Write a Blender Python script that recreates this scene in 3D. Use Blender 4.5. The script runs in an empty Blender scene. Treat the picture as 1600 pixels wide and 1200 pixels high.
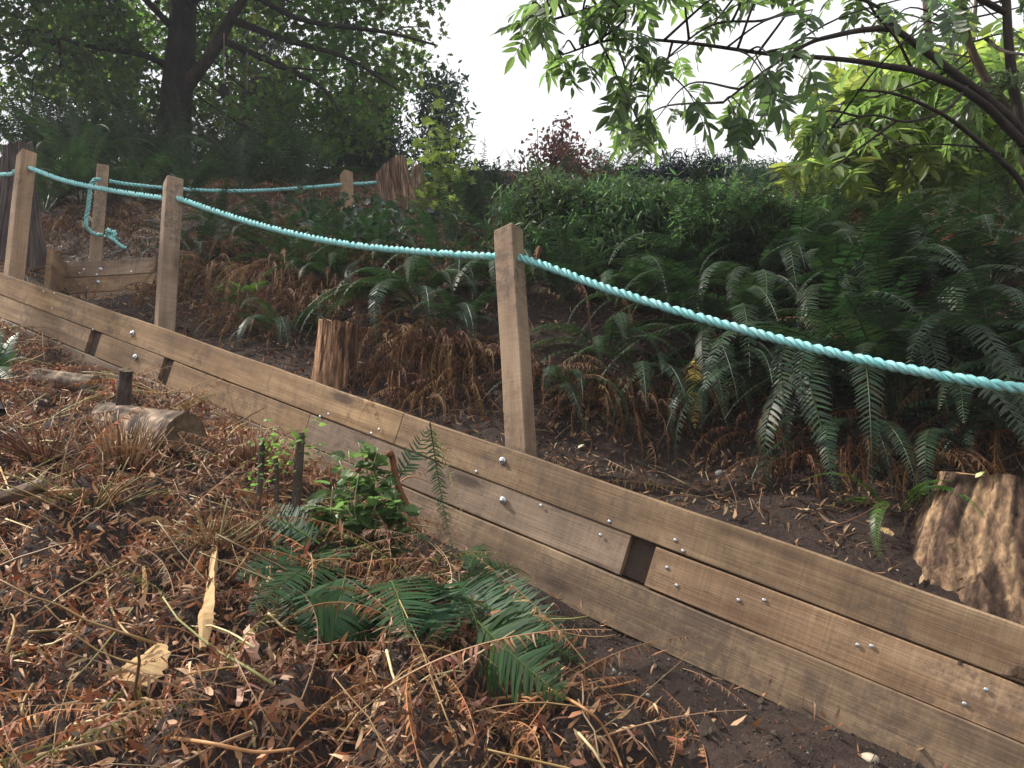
import bpy, math, random
import numpy as np
from mathutils import Vector, Matrix
rng = np.random.default_rng(7); random.seed(7)
sc = bpy.context.scene; COL = sc.collection
PI = math.pi
A = np.array
# ------------------------------------------------------------------ camera, sky, sun
F = 1232.0
PITCH, ROLL = math.radians(15.0), math.radians(-3.3)
CAM = A([0., 0., 1.4])
FWD = A([0, math.cos(PITCH), math.sin(PITCH)])
_r0 = A([1., 0, 0]); _u0 = A([0, -math.sin(PITCH), math.cos(PITCH)])
RT = math.cos(ROLL) * _r0 + math.sin(ROLL) * _u0
UP = -math.sin(ROLL) * _r0 + math.cos(ROLL) * _u0
cam = bpy.data.cameras.new('camera'); camo = bpy.data.objects.new('camera', cam); COL.objects.link(camo)
cam.sensor_width = 36; cam.lens = F / 1600 * 36; cam.clip_start = 0.02; cam.clip_end = 2000
camo.matrix_world = Matrix(((RT[0], UP[0], -FWD[0], CAM[0]), (RT[1], UP[1], -FWD[1], CAM[1]), (RT[2], UP[2], -FWD[2], CAM[2]), (0, 0, 0, 1)))
sc.camera = camo
SUN = A([-0.70, 0.10, 0.80]); SUN /= np.linalg.norm(SUN)
sl = bpy.data.lights.new('sun', 'SUN'); so = bpy.data.objects.new('sun', sl); COL.objects.link(so)
sl.energy = 5.0; sl.angle = math.radians(1.5); sl.color = (1, .93, .84)
so.rotation_mode = 'QUATERNION'; so.rotation_quaternion = Vector(SUN).to_track_quat('Z', 'Y')
w = bpy.data.worlds.new('World'); sc.world = w; w.use_nodes = True
nt = w.node_tree; nt.nodes.clear()
def wn(t, **k):
    n = nt.nodes.new(t)
    for a, b in k.items(): setattr(n, a, b)
    return n
sky = wn('ShaderNodeTexSky', sky_type='NISHITA', sun_disc=False)
sky.sun_elevation = math.asin(SUN[2]); sky.sun_rotation = math.atan2(SUN[0], SUN[1]); sky.air_density = 1; sky.dust_density = 3
bg1 = wn('ShaderNodeBackground'); bg1.inputs[1].default_value = 0.12
nt.links.new(sky.outputs[0], bg1.inputs[0])
bg2 = wn('ShaderNodeBackground'); bg2.inputs[0].default_value = (.97, .98, 1, 1); bg2.inputs[1].default_value = .92   # thin bright cloud
tc = wn('ShaderNodeTexCoord'); nz = wn('ShaderNodeTexNoise'); nz.inputs['Scale'].default_value = 1.6; nz.inputs['Detail'].default_value = 4
nt.links.new(tc.outputs['Generated'], nz.inputs['Vector'])
mr = wn('ShaderNodeMapRange'); mr.inputs[1].default_value = .3; mr.inputs[2].default_value = .6; mr.inputs[3].default_value = .75; mr.inputs[4].default_value = 1.0
nt.links.new(nz.outputs['Fac'], mr.inputs[0])
mx = wn('ShaderNodeMixShader'); nt.links.new(mr.outputs[0], mx.inputs[0]); nt.links.new(bg1.outputs[0], mx.inputs[1]); nt.links.new(bg2.outputs[0], mx.inputs[2])
wo = wn('ShaderNodeOutputWorld'); nt.links.new(mx.outputs[0], wo.inputs[0])
sc.view_settings.view_transform = 'Standard'; sc.view_settings.look = 'None'; sc.view_settings.gamma = 1
sc.view_settings.exposure = 0.46

# ------------------------------------------------------------------ helpers
def P(px, py, d): return CAM + d * (FWD + (px - 800) / F * RT - (py - 600) / F * UP)
def norm(v): v = np.asarray(v, float); return v / (np.linalg.norm(v, axis=-1, keepdims=True) + 1e-12)
class G:
    """geometry collector"""
    def __init__(s): s.V = []; s.f3 = []; s.f4 = []; s.C = []; s.n = 0
    def add(s, V, f3=None, f4=None, c=None):
        V = np.asarray(V, float).reshape(-1, 3); s.V.append(V)
        if f3 is not None and len(f3): s.f3.append(np.asarray(f3, int).reshape(-1, 3) + s.n)
        if f4 is not None and len(f4): s.f4.append(np.asarray(f4, int).reshape(-1, 4) + s.n)
        if c is None: c = (1, 1, 1)
        c = np.asarray(c, float)
        if c.ndim == 1: c = np.tile(c, (len(V), 1))
        s.C.append(c); s.n += len(V)
    def arr(s):
        return (np.concatenate(s.V), np.concatenate(s.f3) if s.f3 else np.zeros((0, 3), int), np.concatenate(s.f4) if s.f4 else np.zeros((0, 4), int), np.concatenate(s.C))
    def inst(s, T, M, pos, c=None):
        """many copies of template T=(V,f3,f4,C): M (k,3,3), pos (k,3), c (k,3)"""
        V, f3, f4, C = T; k = len(pos); n = len(V)
        VV = np.einsum('kij,nj->kni', M, V) + pos[:, None, :]
        off = (np.arange(k) * n)[:, None, None]
        CC = np.broadcast_to(C[None], (k, n, 3)) * (np.asarray(c)[:, None, :] if c is not None else 1)
        s.add(VV.reshape(-1, 3), (f3[None] + off).reshape(-1, 3) if len(f3) else None, (f4[None] + off).reshape(-1, 4) if len(f4) else None, CC.reshape(-1, 3))
    def mesh(s, name, mats, smooth=False):
        V, f3, f4, C = s.arr(); me = bpy.data.meshes.new(name)
        n3, n4 = len(f3), len(f4)
        me.vertices.add(len(V)); me.vertices.foreach_set('co', V.astype(np.float32).ravel())
        loops = np.concatenate([f3.ravel(), f4.ravel()]).astype(np.int32)
        me.loops.add(len(loops)); me.loops.foreach_set('vertex_index', loops)
        me.polygons.add(n3 + n4)
        st = np.concatenate([np.arange(n3) * 3, n3 * 3 + np.arange(n4) * 4]).astype(np.int32)
        me.polygons.foreach_set('loop_start', st)
        me.polygons.foreach_set('use_smooth', np.full(n3 + n4, bool(smooth)))
        me.update(calc_edges=True)
        ca = me.color_attributes.new('Col', 'FLOAT_COLOR', 'POINT')
        ca.data.foreach_set('color', np.concatenate([C, np.ones((len(C), 1))], 1).astype(np.float32).ravel())
        for m in (mats if isinstance(mats, (list, tuple)) else [mats]): me.materials.append(m)
        return me
    def obj(s, name, mat, parent=None, smooth=False, loc=None):
        if loc is not None:
            s.V = [v - np.asarray(loc) for v in s.V]
        return link(name, s.mesh(name, mat, smooth), parent, loc)
def link(name, me, parent=None, loc=None):
    o = bpy.data.objects.new(name, me); COL.objects.link(o)
    if loc is not None: o.location = tuple(loc)
    if parent is not None: o.parent = parent
    return o
def tag(o, label=None, cat=None, group=None, kind=None):
    if label: o['label'] = label
    if cat: o['category'] = cat
    if group: o['group'] = group
    if kind: o['kind'] = kind
    return o
def empty(name, loc, label, cat, group=None):
    o = bpy.data.objects.new(name, None); COL.objects.link(o); o.location = tuple(loc); o.empty_display_size = .1
    return tag(o, label, cat, group)

def catmull(pts, per=8):
    pts = np.asarray(pts, float); Q = np.vstack([2 * pts[0] - pts[1], pts, 2 * pts[-1] - pts[-2]]); out = []
    for i in range(1, len(Q) - 2):
        t = np.linspace(0, 1, per, endpoint=False)[:, None]
        p0, p1, p2, p3 = Q[i - 1], Q[i], Q[i + 1], Q[i + 2]
        out.append(.5 * (2 * p1 + (p2 - p0) * t + (2 * p0 - 5 * p1 + 4 * p2 - p3) * t ** 2 + (3 * p1 - p0 - 3 * p2 + p3) * t ** 3))
    out.append(Q[-2][None]); return np.concatenate(out)
def frames(path):
    T = norm(np.gradient(path, axis=0)); ref = A([0, 0, 1.]) if abs(T[0][2]) < .9 else A([1., 0, 0])
    N = []; n = ref - T[0] * (ref @ T[0]); n = norm(n)
    for t in T:
        n = n - t * (n @ t); n = norm(n); N.append(n)
    N = A(N); return T, N, np.cross(T, N)
def tube(g, path, rad, sides=6, c=(1, 1, 1), cap=True, rough=0.0):
    path = np.asarray(path, float); k = len(path); rad = np.broadcast_to(np.asarray(rad, float), (k,))
    T, N, B = frames(path); a = np.arange(sides) / sides * 2 * PI
    R = rad[:, None] * np.ones(sides)
    if rough:
        R = R * (1 + rough * (fb(np.repeat(np.arange(k) * .13 + path[0][0] * 7, sides).reshape(k, sides), np.tile(a * 1.3, (k, 1))) + .5 * rng.normal(size=(k, sides)) * .4))
    V = path[:, None] + R[..., None] * (np.cos(a)[None, :, None] * N[:, None] + np.sin(a)[None, :, None] * B[:, None])
    V = V.reshape(-1, 3); i = np.arange(k - 1)[:, None] * sides; j = np.arange(sides)[None]; j2 = (j + 1) % sides
    f4 = np.stack([i + j, i + j2, i + sides + j2, i + sides + j], -1).reshape(-1, 4); f3 = None
    if cap:
        V = np.vstack([V, path[0], path[-1]]); n = k * sides; jj = np.arange(sides); e = (k - 1) * sides
        f3 = np.vstack([np.stack([np.full(sides, n), (jj + 1) % sides, jj], -1), np.stack([np.full(sides, n + 1), e + jj, e + (jj + 1) % sides], -1)])
    g.add(V, f3, f4, c)
_ph = np.random.default_rng(3); _W = [(_ph.normal(size=2), _ph.uniform(0, 6.28)) for _ in range(40)]
def fb(x, y, s=1.0):
    """cheap noise about -1..1"""
    o = 0
    for i, (k, p) in enumerate(_W[:14]): o = o + np.sin((k[0] * x + k[1] * y) * s * (1 + .35 * i) + p) / (1 + .25 * i)
    return o / 3.2
def box(g, lo, hi, c=(1, 1, 1)):
    x0, y0, z0 = lo; x1, y1, z1 = hi
    V = [(x0, y0, z0), (x1, y0, z0), (x1, y1, z0), (x0, y1, z0), (x0, y0, z1), (x1, y0, z1), (x1, y1, z1), (x0, y1, z1)]
    g.add(V, None, [(0, 3, 2, 1), (4, 5, 6, 7), (0, 1, 5, 4), (1, 2, 6, 5), (2, 3, 7, 6), (3, 0, 4, 7)], c)
def bases(d, n):
    """(k,3,3) with columns x=d, y, z~n"""
    d = norm(d); n = n - d * np.sum(n * d, -1, keepdims=True); n = norm(n); y = np.cross(n, d)
    return np.stack([d, y, n], -1)

# ------------------------------------------------------------------ materials
def mat(name): 
    m = bpy.data.materials.new(name); m.use_nodes = True; t = m.node_tree; t.nodes.clear()
    out = t.nodes.new('ShaderNodeOutputMaterial')
    return m, t, out
class N:
    def __init__(s, t): s.t = t
    def __call__(s, typ, ins=None, **k):
        n = s.t.nodes.new(typ)
        for a, b in k.items(): setattr(n, a, b)
        for a, b in (ins or {}).items():
            if hasattr(b, 'links') or isinstance(b, bpy.types.NodeSocket): s.t.links.new(b, n.inputs[a])
            else: n.inputs[a].default_value = b
        return n
    def ramp(s, fac, stops):
        r = s('ShaderNodeValToRGB', {'Fac': fac}); e = r.color_ramp.elements
        while len(e) < len(stops): e.new(.5)
        for i, (p, c) in enumerate(stops):
            e[i].position = p; e[i].color = tuple(c) + (1,) if len(c) == 3 else c
        return r.outputs[0]
    def math(s, op, a, b=0.0, c=None):
        d = {0: a, 1: b}
        if c is not None: d[2] = c
        return s('ShaderNodeMath', d, operation=op).outputs[0]
    def mix(s, fac, a, b, bt='MIX'):
        n = s('ShaderNodeMix', data_type='RGBA', blend_type=bt)
        for i, v in ((0, fac), (6, a), (7, b)):
            if isinstance(v, bpy.types.NodeSocket): s.t.links.new(v, n.inputs[i])
            else: n.inputs[i].default_value = v if i == 0 else (tuple(v) + (1,) if len(v) == 3 else v)
        return n.outputs[2]
    def noise(s, vec, scale, detail=4, rough=.5, dist=0):
        return s('ShaderNodeTexNoise', {'Vector': vec, 'Scale': scale, 'Detail': detail, 'Roughness': rough, 'Distortion': dist}).outputs['Fac']
def coords(n, scale=(1, 1, 1), rnd=True):
    t = n('ShaderNodeTexCoord').outputs['Object']
    if rnd:
        r = n('ShaderNodeObjectInfo').outputs['Random']; r = n.math('MULTIPLY', r, 37.0)
        t = n('ShaderNodeVectorMath', {0: t, 1: r}, operation='ADD').outputs[0]
    return n('ShaderNodeVectorMath', {0: t, 1: scale}, operation='MULTIPLY').outputs[0], t
def wood(name, stops, axis='x', stain=.5, knots=True, rough=.75, sc_=1.0, mudv=.27):
    m, t, out = mat(name); n = N(t)
    L = (1.1, 16, 16) if axis == 'x' else (16, 16, 1.1)
    L2 = (3, 150, 150) if axis == 'x' else (150, 150, 3)
    L3 = (140, 4, 4) if axis == 'x' else (4, 4, 140)
    KN = (3.1, 11, 11) if axis == 'x' else (11, 11, 3.1)
    v, raw = coords(n, L); v2, _ = coords(n, L2); v3, _ = coords(n, L3); vk, _ = coords(n, KN)
    g1 = n.noise(v, sc_, 6, .6, .6); g2 = n.noise(v2, 1, 4, .6); saw = n.noise(v3, 1, 2, .5); big = n.noise(raw, 1.9, 5, .65, .8); big2 = n.noise(raw, 9, 4, .7)
    f = n.math('ADD', n.math('MULTIPLY', g1, .7), n.math('MULTIPLY', g2, .3))
    col = n.ramp(f, stops)
    st = n.ramp(big, [(.38, (.50, .45, .40)), (.62, (1.12, 1.08, 1.0))])
    col = n.mix(stain, col, n.mix(1, col, st, 'MULTIPLY'))
    bl = n.ramp(big2, [(.32, (.62, .58, .54)), (.5, (1, 1, 1))]); col = n.mix(.55, col, n.mix(1, col, bl, 'MULTIPLY'))
    sw = n.ramp(saw, [(.4, (.86, .84, .82)), (.6, (1.05, 1.05, 1.05))]); col = n.mix(.6, col, n.mix(1, col, sw, 'MULTIPLY'))
    if knots:
        vo = n('ShaderNodeTexVoronoi', {'Vector': vk, 'Scale': .55, 'Randomness': 1.0}).outputs['Distance']
        kf = n.ramp(vo, [(.0, (1, 1, 1)), (.09, (.85, .85, .85)), (.14, (.3, .3, .3)), (.26, (0, 0, 0))])
        col = n.mix(kf, col, (.055, .032, .018))
    LC = (1.6, 42, 42) if axis == 'x' else (42, 42, 1.6)
    vc, _ = coords(n, LC); ck = n.noise(vc, 1, 3, .5, .3); ckf = n.ramp(ck, [(.0, (0, 0, 0)), (.285, (0, 0, 0)), (.30, (.8, .8, .8)), (.315, (0, 0, 0))]); col = n.mix(ckf, col, (.03, .02, .014))
    mud = n.noise(raw, 26, 5, .75, .3); mk_ = n.ramp(n.math('MULTIPLY', mud, n.noise(raw, 2.6, 3, .6)), [(mudv, (0, 0, 0)), (mudv + .09, (.6, .6, .6))]); col = n.mix(mk_, col, (.085, .060, .046))
    oi = n('ShaderNodeObjectInfo').outputs['Random']; hv = n('ShaderNodeHueSaturation', {'Color': col, 'Value': n.math('MULTIPLY_ADD', oi, .3, .85), 'Saturation': n.math('MULTIPLY_ADD', oi, .3, .85)}).outputs[0]
    bmp = n('ShaderNodeBump', {'Height': n.math('ADD', g2, n.math('MULTIPLY', saw, .35)), 'Strength': .5, 'Distance': .004}).outputs[0]
    b = n('ShaderNodeBsdfPrincipled', {'Base Color': n.mix(.12, hv, (.20, .165, .15)), 'Roughness': rough, 'Normal': bmp, 'Specular IOR Level': .25})
    t.links.new(b.outputs[0], out.inputs[0]); return m
def leafmat(name, col, trans=None, tf=.3, rough=.4, spec=.5, vary=.25, hue0=.48):
    m, t, out = mat(name); n = N(t)
    at = n('ShaderNodeAttribute', attribute_name='Col').outputs['Color']
    oi = n('ShaderNodeObjectInfo').outputs['Random']
    tcn = n('ShaderNodeTexCoord').outputs['Object']; nz_ = n.noise(tcn, 25, 2)
    base = n.mix(1, col, at, 'MULTIPLY')
    val = n.math('ADD', n.math('MULTIPLY_ADD', oi, 2 * vary, 1 - vary), n.math('MULTIPLY_ADD', nz_, .6, -.3))
    hue = n.math('MULTIPLY_ADD', oi, .04 if hue0 < .5 else .015, hue0)
    base = n('ShaderNodeHueSaturation', {'Color': base, 'Value': val, 'Hue': hue}).outputs[0]
    b = n('ShaderNodeBsdfPrincipled', {'Base Color': base, 'Roughness': rough, 'Specular IOR Level': spec})
    if trans:
        tr = n('ShaderNodeBsdfTranslucent', {'Color': n.mix(1, trans, at, 'MULTIPLY')})
        mxx = n('ShaderNodeMixShader', {0: tf, 1: b.outputs[0], 2: tr.outputs[0]}); t.links.new(mxx.outputs[0], out.inputs[0])
    else: t.links.new(b.outputs[0], out.inputs[0])
    return m
def bark(name, stops, scale=(10, 10, 2.2), bump=.02, rough=.9, sc2=1.0):
    m, t, out = mat(name); n = N(t)
    v, raw = coords(n, scale); g1 = n.noise(v, sc2, 7, .65, .2); g2 = n.noise(raw, 5, 4, .6)
    at = n('ShaderNodeAttribute', attribute_name='Col').outputs['Color']
    col = n.ramp(n.math('ADD', n.math('MULTIPLY', g1, .75), n.math('MULTIPLY', g2, .25)), stops)
    col = n.mix(1, col, at, 'MULTIPLY')
    bmp = n('ShaderNodeBump', {'Height': g1, 'Strength': .9, 'Distance': bump}).outputs[0]
    b = n('ShaderNodeBsdfPrincipled', {'Base Color': col, 'Roughness': rough, 'Normal': bmp, 'Specular IOR Level': .2})
    t.links.new(b.outputs[0], out.inputs[0]); return m
M = {}
M['board'] = wood('weathered_board', [(.30, (.125, .076, .042)), (.48, (.285, .192, .112)), (.68, (.46, .335, .21))], 'x', .75)
M['board3'] = wood('muddy_board', [(.28, (.13, .083, .05)), (.48, (.275, .193, .122)), (.70, (.44, .33, .215))], 'x', .7, mudv=.235)
M['board2'] = wood('board_pale', [(.28, (.16, .10, .06)), (.5, (.31, .213, .14)), (.72, (.45, .335, .235))], 'x', .6)
M['block'] = wood('dark_block', [(.3, (.022, .015, .010)), (.7, (.08, .05, .032))], 'x', .5, False)
M['post'] = wood('post_wood', [(.28, (.21, .135, .088)), (.5, (.35, .25, .17)), (.72, (.46, .35, .255))], 'z', .45)
M['oldwood'] = bark('old_split_wood', [(.36, (.03, .02, .015)), (.46, (.12, .08, .055)), (.55, (.26, .185, .12)), (.66, (.42, .32, .21))], (70, 70, 1.8), .015)
M['torn'] = bark('torn_wood', [(.38, (.05, .036, .028)), (.5, (.17, .125, .088)), (.62, (.31, .235, .155))], (45, 45, 14), .006)
M['stumpred'] = bark('reddish_split_wood', [(.38, (.05, .032, .025)), (.5, (.19, .125, .088)), (.64, (.38, .27, .19))], (70, 70, 1.6), .01)
M['freshwood'] = bark('fresh_split_wood', [(.3, (.22, .12, .05)), (.5, (.48, .32, .16)), (.75, (.62, .47, .28))], (20, 20, 3), .006)
M['pinkwood'] = bark('pink_splintered_wood', [(.3, (.2, .1, .07)), (.5, (.5, .3, .22)), (.75, (.65, .48, .38))], (30, 30, 2), .006)
M['greywood'] = bark('grey_dead_wood', [(.3, (.028, .022, .022)), (.5, (.08, .062, .058)), (.75, (.19, .15, .14))], (14, 14, 2), .01)
M['logbark'] = bark('log_bark', [(.36, (.03, .02, .015)), (.5, (.12, .085, .06)), (.64, (.34, .26, .19))], (14, 14, 14), .01)
M['cutface'] = bark('sawn_face', [(.36, (.05, .035, .02)), (.5, (.12, .085, .052)), (.64, (.2, .15, .1))], (22, 22, 22), .003)
M['bark_dark'] = bark('dark_bark', [(.3, (.010, .009, .008)), (.55, (.035, .03, .026)), (.8, (.08, .07, .06))], (12, 12, 3), .02)
M['bark_grey'] = bark('grey_brown_bark', [(.3, (.03, .022, .018)), (.55, (.09, .068, .055)), (.8, (.18, .14, .12))], (22, 22, 8), .006)
M['twig'] = bark('red_brown_twig', [(.3, (.05, .02, .012)), (.55, (.16, .07, .035)), (.8, (.32, .17, .09))], (30, 30, 30), .002, .6)
M['stalk'] = leafmat('dry_stalk', (1, 1, 1), None, rough=.5, spec=.35, vary=.15, hue0=.4985)
M['dead'] = leafmat('dead_leaf', (1, 1, 1), (.9, .5, .3), .15, .6, .25, .2, hue0=.4985)
M['fern'] = leafmat('fern_dark', (.030, .058, .030), (.05, .12, .03), .22, .48, .35)
M['fern2'] = leafmat('fern_grey', (.045, .070, .045), (.06, .13, .04), .22, .46, .4)
M['fresh'] = leafmat('fern_fresh', (.024, .062, .022), (.07, .17, .03), .25, .55, .25)
M['fern3'] = leafmat('fern_bright', (.06, .14, .025), (.15, .34, .04), .35, .4, .4)
M['maple'] = leafmat('maple_leaf', (.048, .08, .032), (.19, .32, .06), .48, .5, .4)
M['conifer'] = leafmat('evergreen_leaf', (.022, .036, .026), (.04, .07, .03), .2, .5, .3)
M['ash'] = leafmat('compound_leaf', (.07, .105, .055), (.27, .43, .11), .5, .35, .5)
M['lime'] = leafmat('backlit_leaf', (.10, .16, .04), (.44, .57, .12), .58, .45, .4)
M['redleaf'] = leafmat('red_leaf', (.17, .085, .075), (.32, .16, .13), .45, .5, .3)
M['bush'] = leafmat('feathery_green', (.055, .095, .045), (.13, .22, .075), .38, .45, .4)
M['nettle'] = leafmat('nettle_leaf', (.09, .165, .06), (.24, .42, .13), .42, .45, .4)
M['ivy'] = leafmat('ivy_leaf', (.035, .075, .045), (.06, .14, .04), .2, .3, .5)
M['moss'] = leafmat('moss', (.07, .10, .02), None, rough=.9, spec=.1)
m, t, out = mat('galvanised'); n = N(t); b = n('ShaderNodeBsdfPrincipled', {'Base Color': (.55, .57, .62, 1), 'Metallic': .85, 'Roughness': .32}); t.links.new(b.outputs[0], out.inputs[0]); M['metal'] = m
m, t, out = mat('rope'); n = N(t)
uvn = n('ShaderNodeAttribute', attribute_name='Col').outputs['Color']; sp = n('ShaderNodeSeparateColor', {0: uvn})
tcn = n('ShaderNodeTexCoord').outputs['Object']
cmb = n('ShaderNodeCombineXYZ', {0: n.math('MULTIPLY', sp.outputs[0], 26.0), 1: n.math('MULTIPLY', sp.outputs[1], 9.0), 2: sp.outputs[2]}).outputs[0]
yn = n.noise(cmb, 1, 3, .6)
col = n.ramp(yn, [(.3, (.09, .43, .44)), (.5, (.25, .66, .66)), (.7, (.58, .86, .85))])
big = n.noise(tcn, 14, 3); col = n.mix(n.ramp(big, [(.45, (0, 0, 0)), (.7, (.35, .35, .35))]), col, (.45, .62, .66))
bmp = n('ShaderNodeBump', {'Height': yn, 'Strength': .5, 'Distance': .002}).outputs[0]
dn = n.noise(tcn, 5, 5, .7); col = n.mix(n.ramp(dn, [(.5, (0, 0, 0)), (.72, (.55, .55, .55))]), col, (.20, .34, .31)); b = n('ShaderNodeBsdfPrincipled', {'Base Color': col, 'Roughness': .6, 'Normal': bmp, 'Specular IOR Level': .4}); t.links.new(b.outputs[0], out.inputs[0]); M['rope'] = m
m, t, out = mat('soil'); n = N(t)
tcn = n('ShaderNodeTexCoord').outputs['Object']; a1 = n.noise(tcn, 2.2, 5, .6); a2 = n.noise(tcn, 45, 6, .7); a3 = n.noise(tcn, 160, 3, .6)
col = n.ramp(n.math('ADD', n.math('MULTIPLY', a1, .5), n.math('MULTIPLY', a2, .5)), [(.3, (.016, .010, .008)), (.52, (.042, .028, .023)), (.72, (.090, .062, .050))])
bmp = n('ShaderNodeBump', {'Height': n.math('ADD', a2, n.math('MULTIPLY', a3, .5)), 'Strength': 1.0, 'Distance': .012}).outputs[0]
b = n('ShaderNodeBsdfPrincipled', {'Base Color': col, 'Roughness': .9, 'Normal': bmp, 'Specular IOR Level': .2}); t.links.new(b.outputs[0], out.inputs[0]); M['soil'] = m
m, t, out = mat('stone'); n = N(t)
tcn, _ = coords(n); a1 = n.noise(tcn, 30, 4, .6); oi = n('ShaderNodeAttribute', attribute_name='Col').outputs['Color']
col = n.mix(1, n.ramp(a1, [(.3, (.13, .12, .11)), (.7, (.30, .28, .26))]), oi, 'MULTIPLY')
b = n('ShaderNodeBsdfPrincipled', {'Base Color': col, 'Roughness': .75}); t.links.new(b.outputs[0], out.inputs[0]); M['stone'] = m

# ------------------------------------------------------------------ the wall frame
BH = 0.1533                                   # vertical pitch of a board
W0 = P(0, 425, F * BH / 35.0); W1 = P(1600, 978, F * BH / 92.0)
WD = norm(W1 - W0); WH = norm(A([WD[0], WD[1], 0])); WN = A([-WH[1], WH[0], 0])   # WN: away from the camera
if WN @ (P(800, 600, 3) - CAM) < 0: WN = -WN
SL = (W1 - W0)[2] / np.linalg.norm((W1 - W0)[:2])
LW = float(np.linalg.norm((W1 - W0)[:2]))
def WP(s, t, h=0.0): return W0 + WH * s + A([0, 0, SL]) * s + WN * t + A([0, 0, 1.]) * h     # h above the wall's top line
def to_st(xy):
    d = np.asarray(xy)[..., :2] - W0[:2]; return d @ WH[:2], d @ WN[:2]
def wall_hit(px, py, t=0.0):
    r = P(px, py, 1) - CAM; k = ((W0 + WN * t - CAM) @ WN) / (r @ WN); p = CAM + k * r
    s, _ = to_st(p); return float(s), float(p[2] - (W0[2] + SL * s))
# ------------------------------------------------------------------ terrain
def tps(pts, lam=.004):
    p = A(pts); X = p[:, :2]; z = p[:, 2]; n_ = len(X)
    r = np.linalg.norm(X[:, None] - X[None], axis=-1); K = r * r * np.log(r + 1e-9) + lam * np.eye(n_)
    Q = np.hstack([np.ones((n_, 1)), X]); S = np.block([[K, Q], [Q.T, np.zeros((3, 3))]])
    c = np.linalg.solve(S, np.concatenate([z, np.zeros(3)])); return X, c
def tev(m_, x, y):
    X, c = m_; o = c[-3] + c[-2] * x + c[-1] * y
    for i in range(len(X)):
        r2 = (x - X[i, 0]) ** 2 + (y - X[i, 1]) ** 2; o = o + c[i] * .5 * r2 * np.log(r2 + 1e-12)
    return o
FR = [P(*q) for q in [(0, 1200, 1.5), (400, 1200, 1.45), (800, 1200, 1.5), (1200, 1200, 1.8), (1450, 1200, 1.95), (0, 1000, 1.95), (400, 1000, 1.95), (750, 1000, 2.15), (1050, 1100, 2.15),
    (0, 800, 2.7), (300, 850, 2.5), (550, 850, 2.65), (0, 650, 3.7), (250, 712, 3.2), (430, 735, 3.05), (120, 600, 4.3), (60, 900, 2.15), (300, 1000, 1.85)]]
FR += [WP(s, 0, -.46 + (.12 if s < 2.6 else .07 if s < 3.1 else 0) - (.03 if s > 4.2 else 0)) for s in np.linspace(-2, LW + 2, 14)]
FR += [A([0, 0, .05]), A([-3, -1, .0]), A([3, -1.5, -.6]), A([-4, 1.5, 1.2]), A([0, -4, -1.4]), A([-5, -4, -.9]), A([5, -5, -2])]
BK = [P(*q) for q in [(1100, 770, 2.9), (1100, 700, 3.25), (1300, 800, 2.65), (1300, 710, 2.95), (1450, 860, 2.4), (1600, 900, 2.25), (1600, 720, 2.7), (1500, 610, 2.95), (1500, 480, 3.3), (1500, 400, 3.7), (1500, 350, 4.3),
    (1300, 600, 3.25), (1300, 470, 3.6), (1300, 390, 4.1), (1300, 350, 5.0), (1100, 600, 3.5), (1100, 470, 3.85), (1100, 390, 4.4), (1100, 345, 5.4), (900, 690, 3.3), (900, 580, 3.6), (900, 460, 4.1), (900, 380, 4.8), (900, 340, 6),
    (700, 610, 3.7), (700, 500, 4.05), (700, 420, 4.7), (700, 350, 6.6), (560, 590, 3.8), (500, 500, 4.4), (480, 420, 5.0), (500, 360, 6.2), (330, 450, 5.0), (330, 390, 5.6), (350, 325, 7.2),
    (230, 482, 5.75), (150, 484, 5.9), (60, 445, 5.85), (150, 400, 6.6), (240, 396, 6.5), (80, 380, 6.9), (100, 310, 7.8), (20, 300, 8), (200, 280, 9.5), (50, 260, 10), (300, 265, 12), (550, 300, 10), (750, 300, 10), (1000, 300, 8.5), (1250, 300, 7.5), (1500, 310, 6.5), (1700, 500, 3.2), (1750, 330, 4.6)]]
BK += [WP(s, .02, -.045) for s in np.linspace(-2, LW + 2.4, 16)]
mF, mB = tps(FR), tps(BK)
CTR = A([-.5, 4.5])
def H(x, y, detail=True):
    x = np.asarray(x, float); y = np.asarray(y, float)
    s, t = (x - W0[0]) * WH[0] + (y - W0[1]) * WH[1], (x - W0[0]) * WN[0] + (y - W0[1]) * WN[1]
    dx, dy = x - CTR[0], y - CTR[1]; r = np.hypot(dx, dy); k = np.minimum(1, 8.5 / (r + 1e-9)); k = np.where(r > 8.5, (8.5 + (r - 8.5) * .02) / r, k)
    xx, yy = CTR[0] + dx * k, CTR[1] + dy * k
    hf = tev(mF, xx, yy); hb = tev(mB, xx, yy)
    h = np.where(t < 0, hf, hb)
    e = np.clip(np.maximum(-1.9 - s, s - LW - 1.9) / .8, 0, 1)                       # past the wall's ends the step fades
    bl = .5 + .5 * np.clip(t / .8, -1, 1); h = h * (1 - e) + (hf * (1 - bl) + hb * bl) * e
    if detail:
        am = np.clip(np.abs(t) / .25, 0.1, 1)
        h = h + am * (.028 * fb(x, y, 3.1) + .010 * fb(x + 9, y - 4, 14))
    return h + np.where((t < 0) & detail, .105 * np.clip(-t / .6, 0, 1) * (fb(x + 3, y + 1, 5.0) + .5 * np.abs(fb(x, y, 9))), 0)
def hit(px, py, d0=.8, d1=40):
    d = np.concatenate([np.arange(d0, 9, .02), np.arange(9, d1, .1)]); p = CAM + d[:, None] * (FWD + (px - 800) / F * RT - (py - 600) / F * UP)
    below = p[:, 2] < H(p[:, 0], p[:, 1]); i = np.argmax(below)
    if not below.any(): i = len(d) - 1
    return p[i]
def axis(lo, hi, step, far):
    a = list(np.arange(lo, hi, step)); k = step; x = a[-1]
    while x < far: k *= 1.28; x += k; a.append(x)
    k = step; x = lo
    while x > -far: k *= 1.28; x -= k; a.insert(0, x)
    return A(a)
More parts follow.
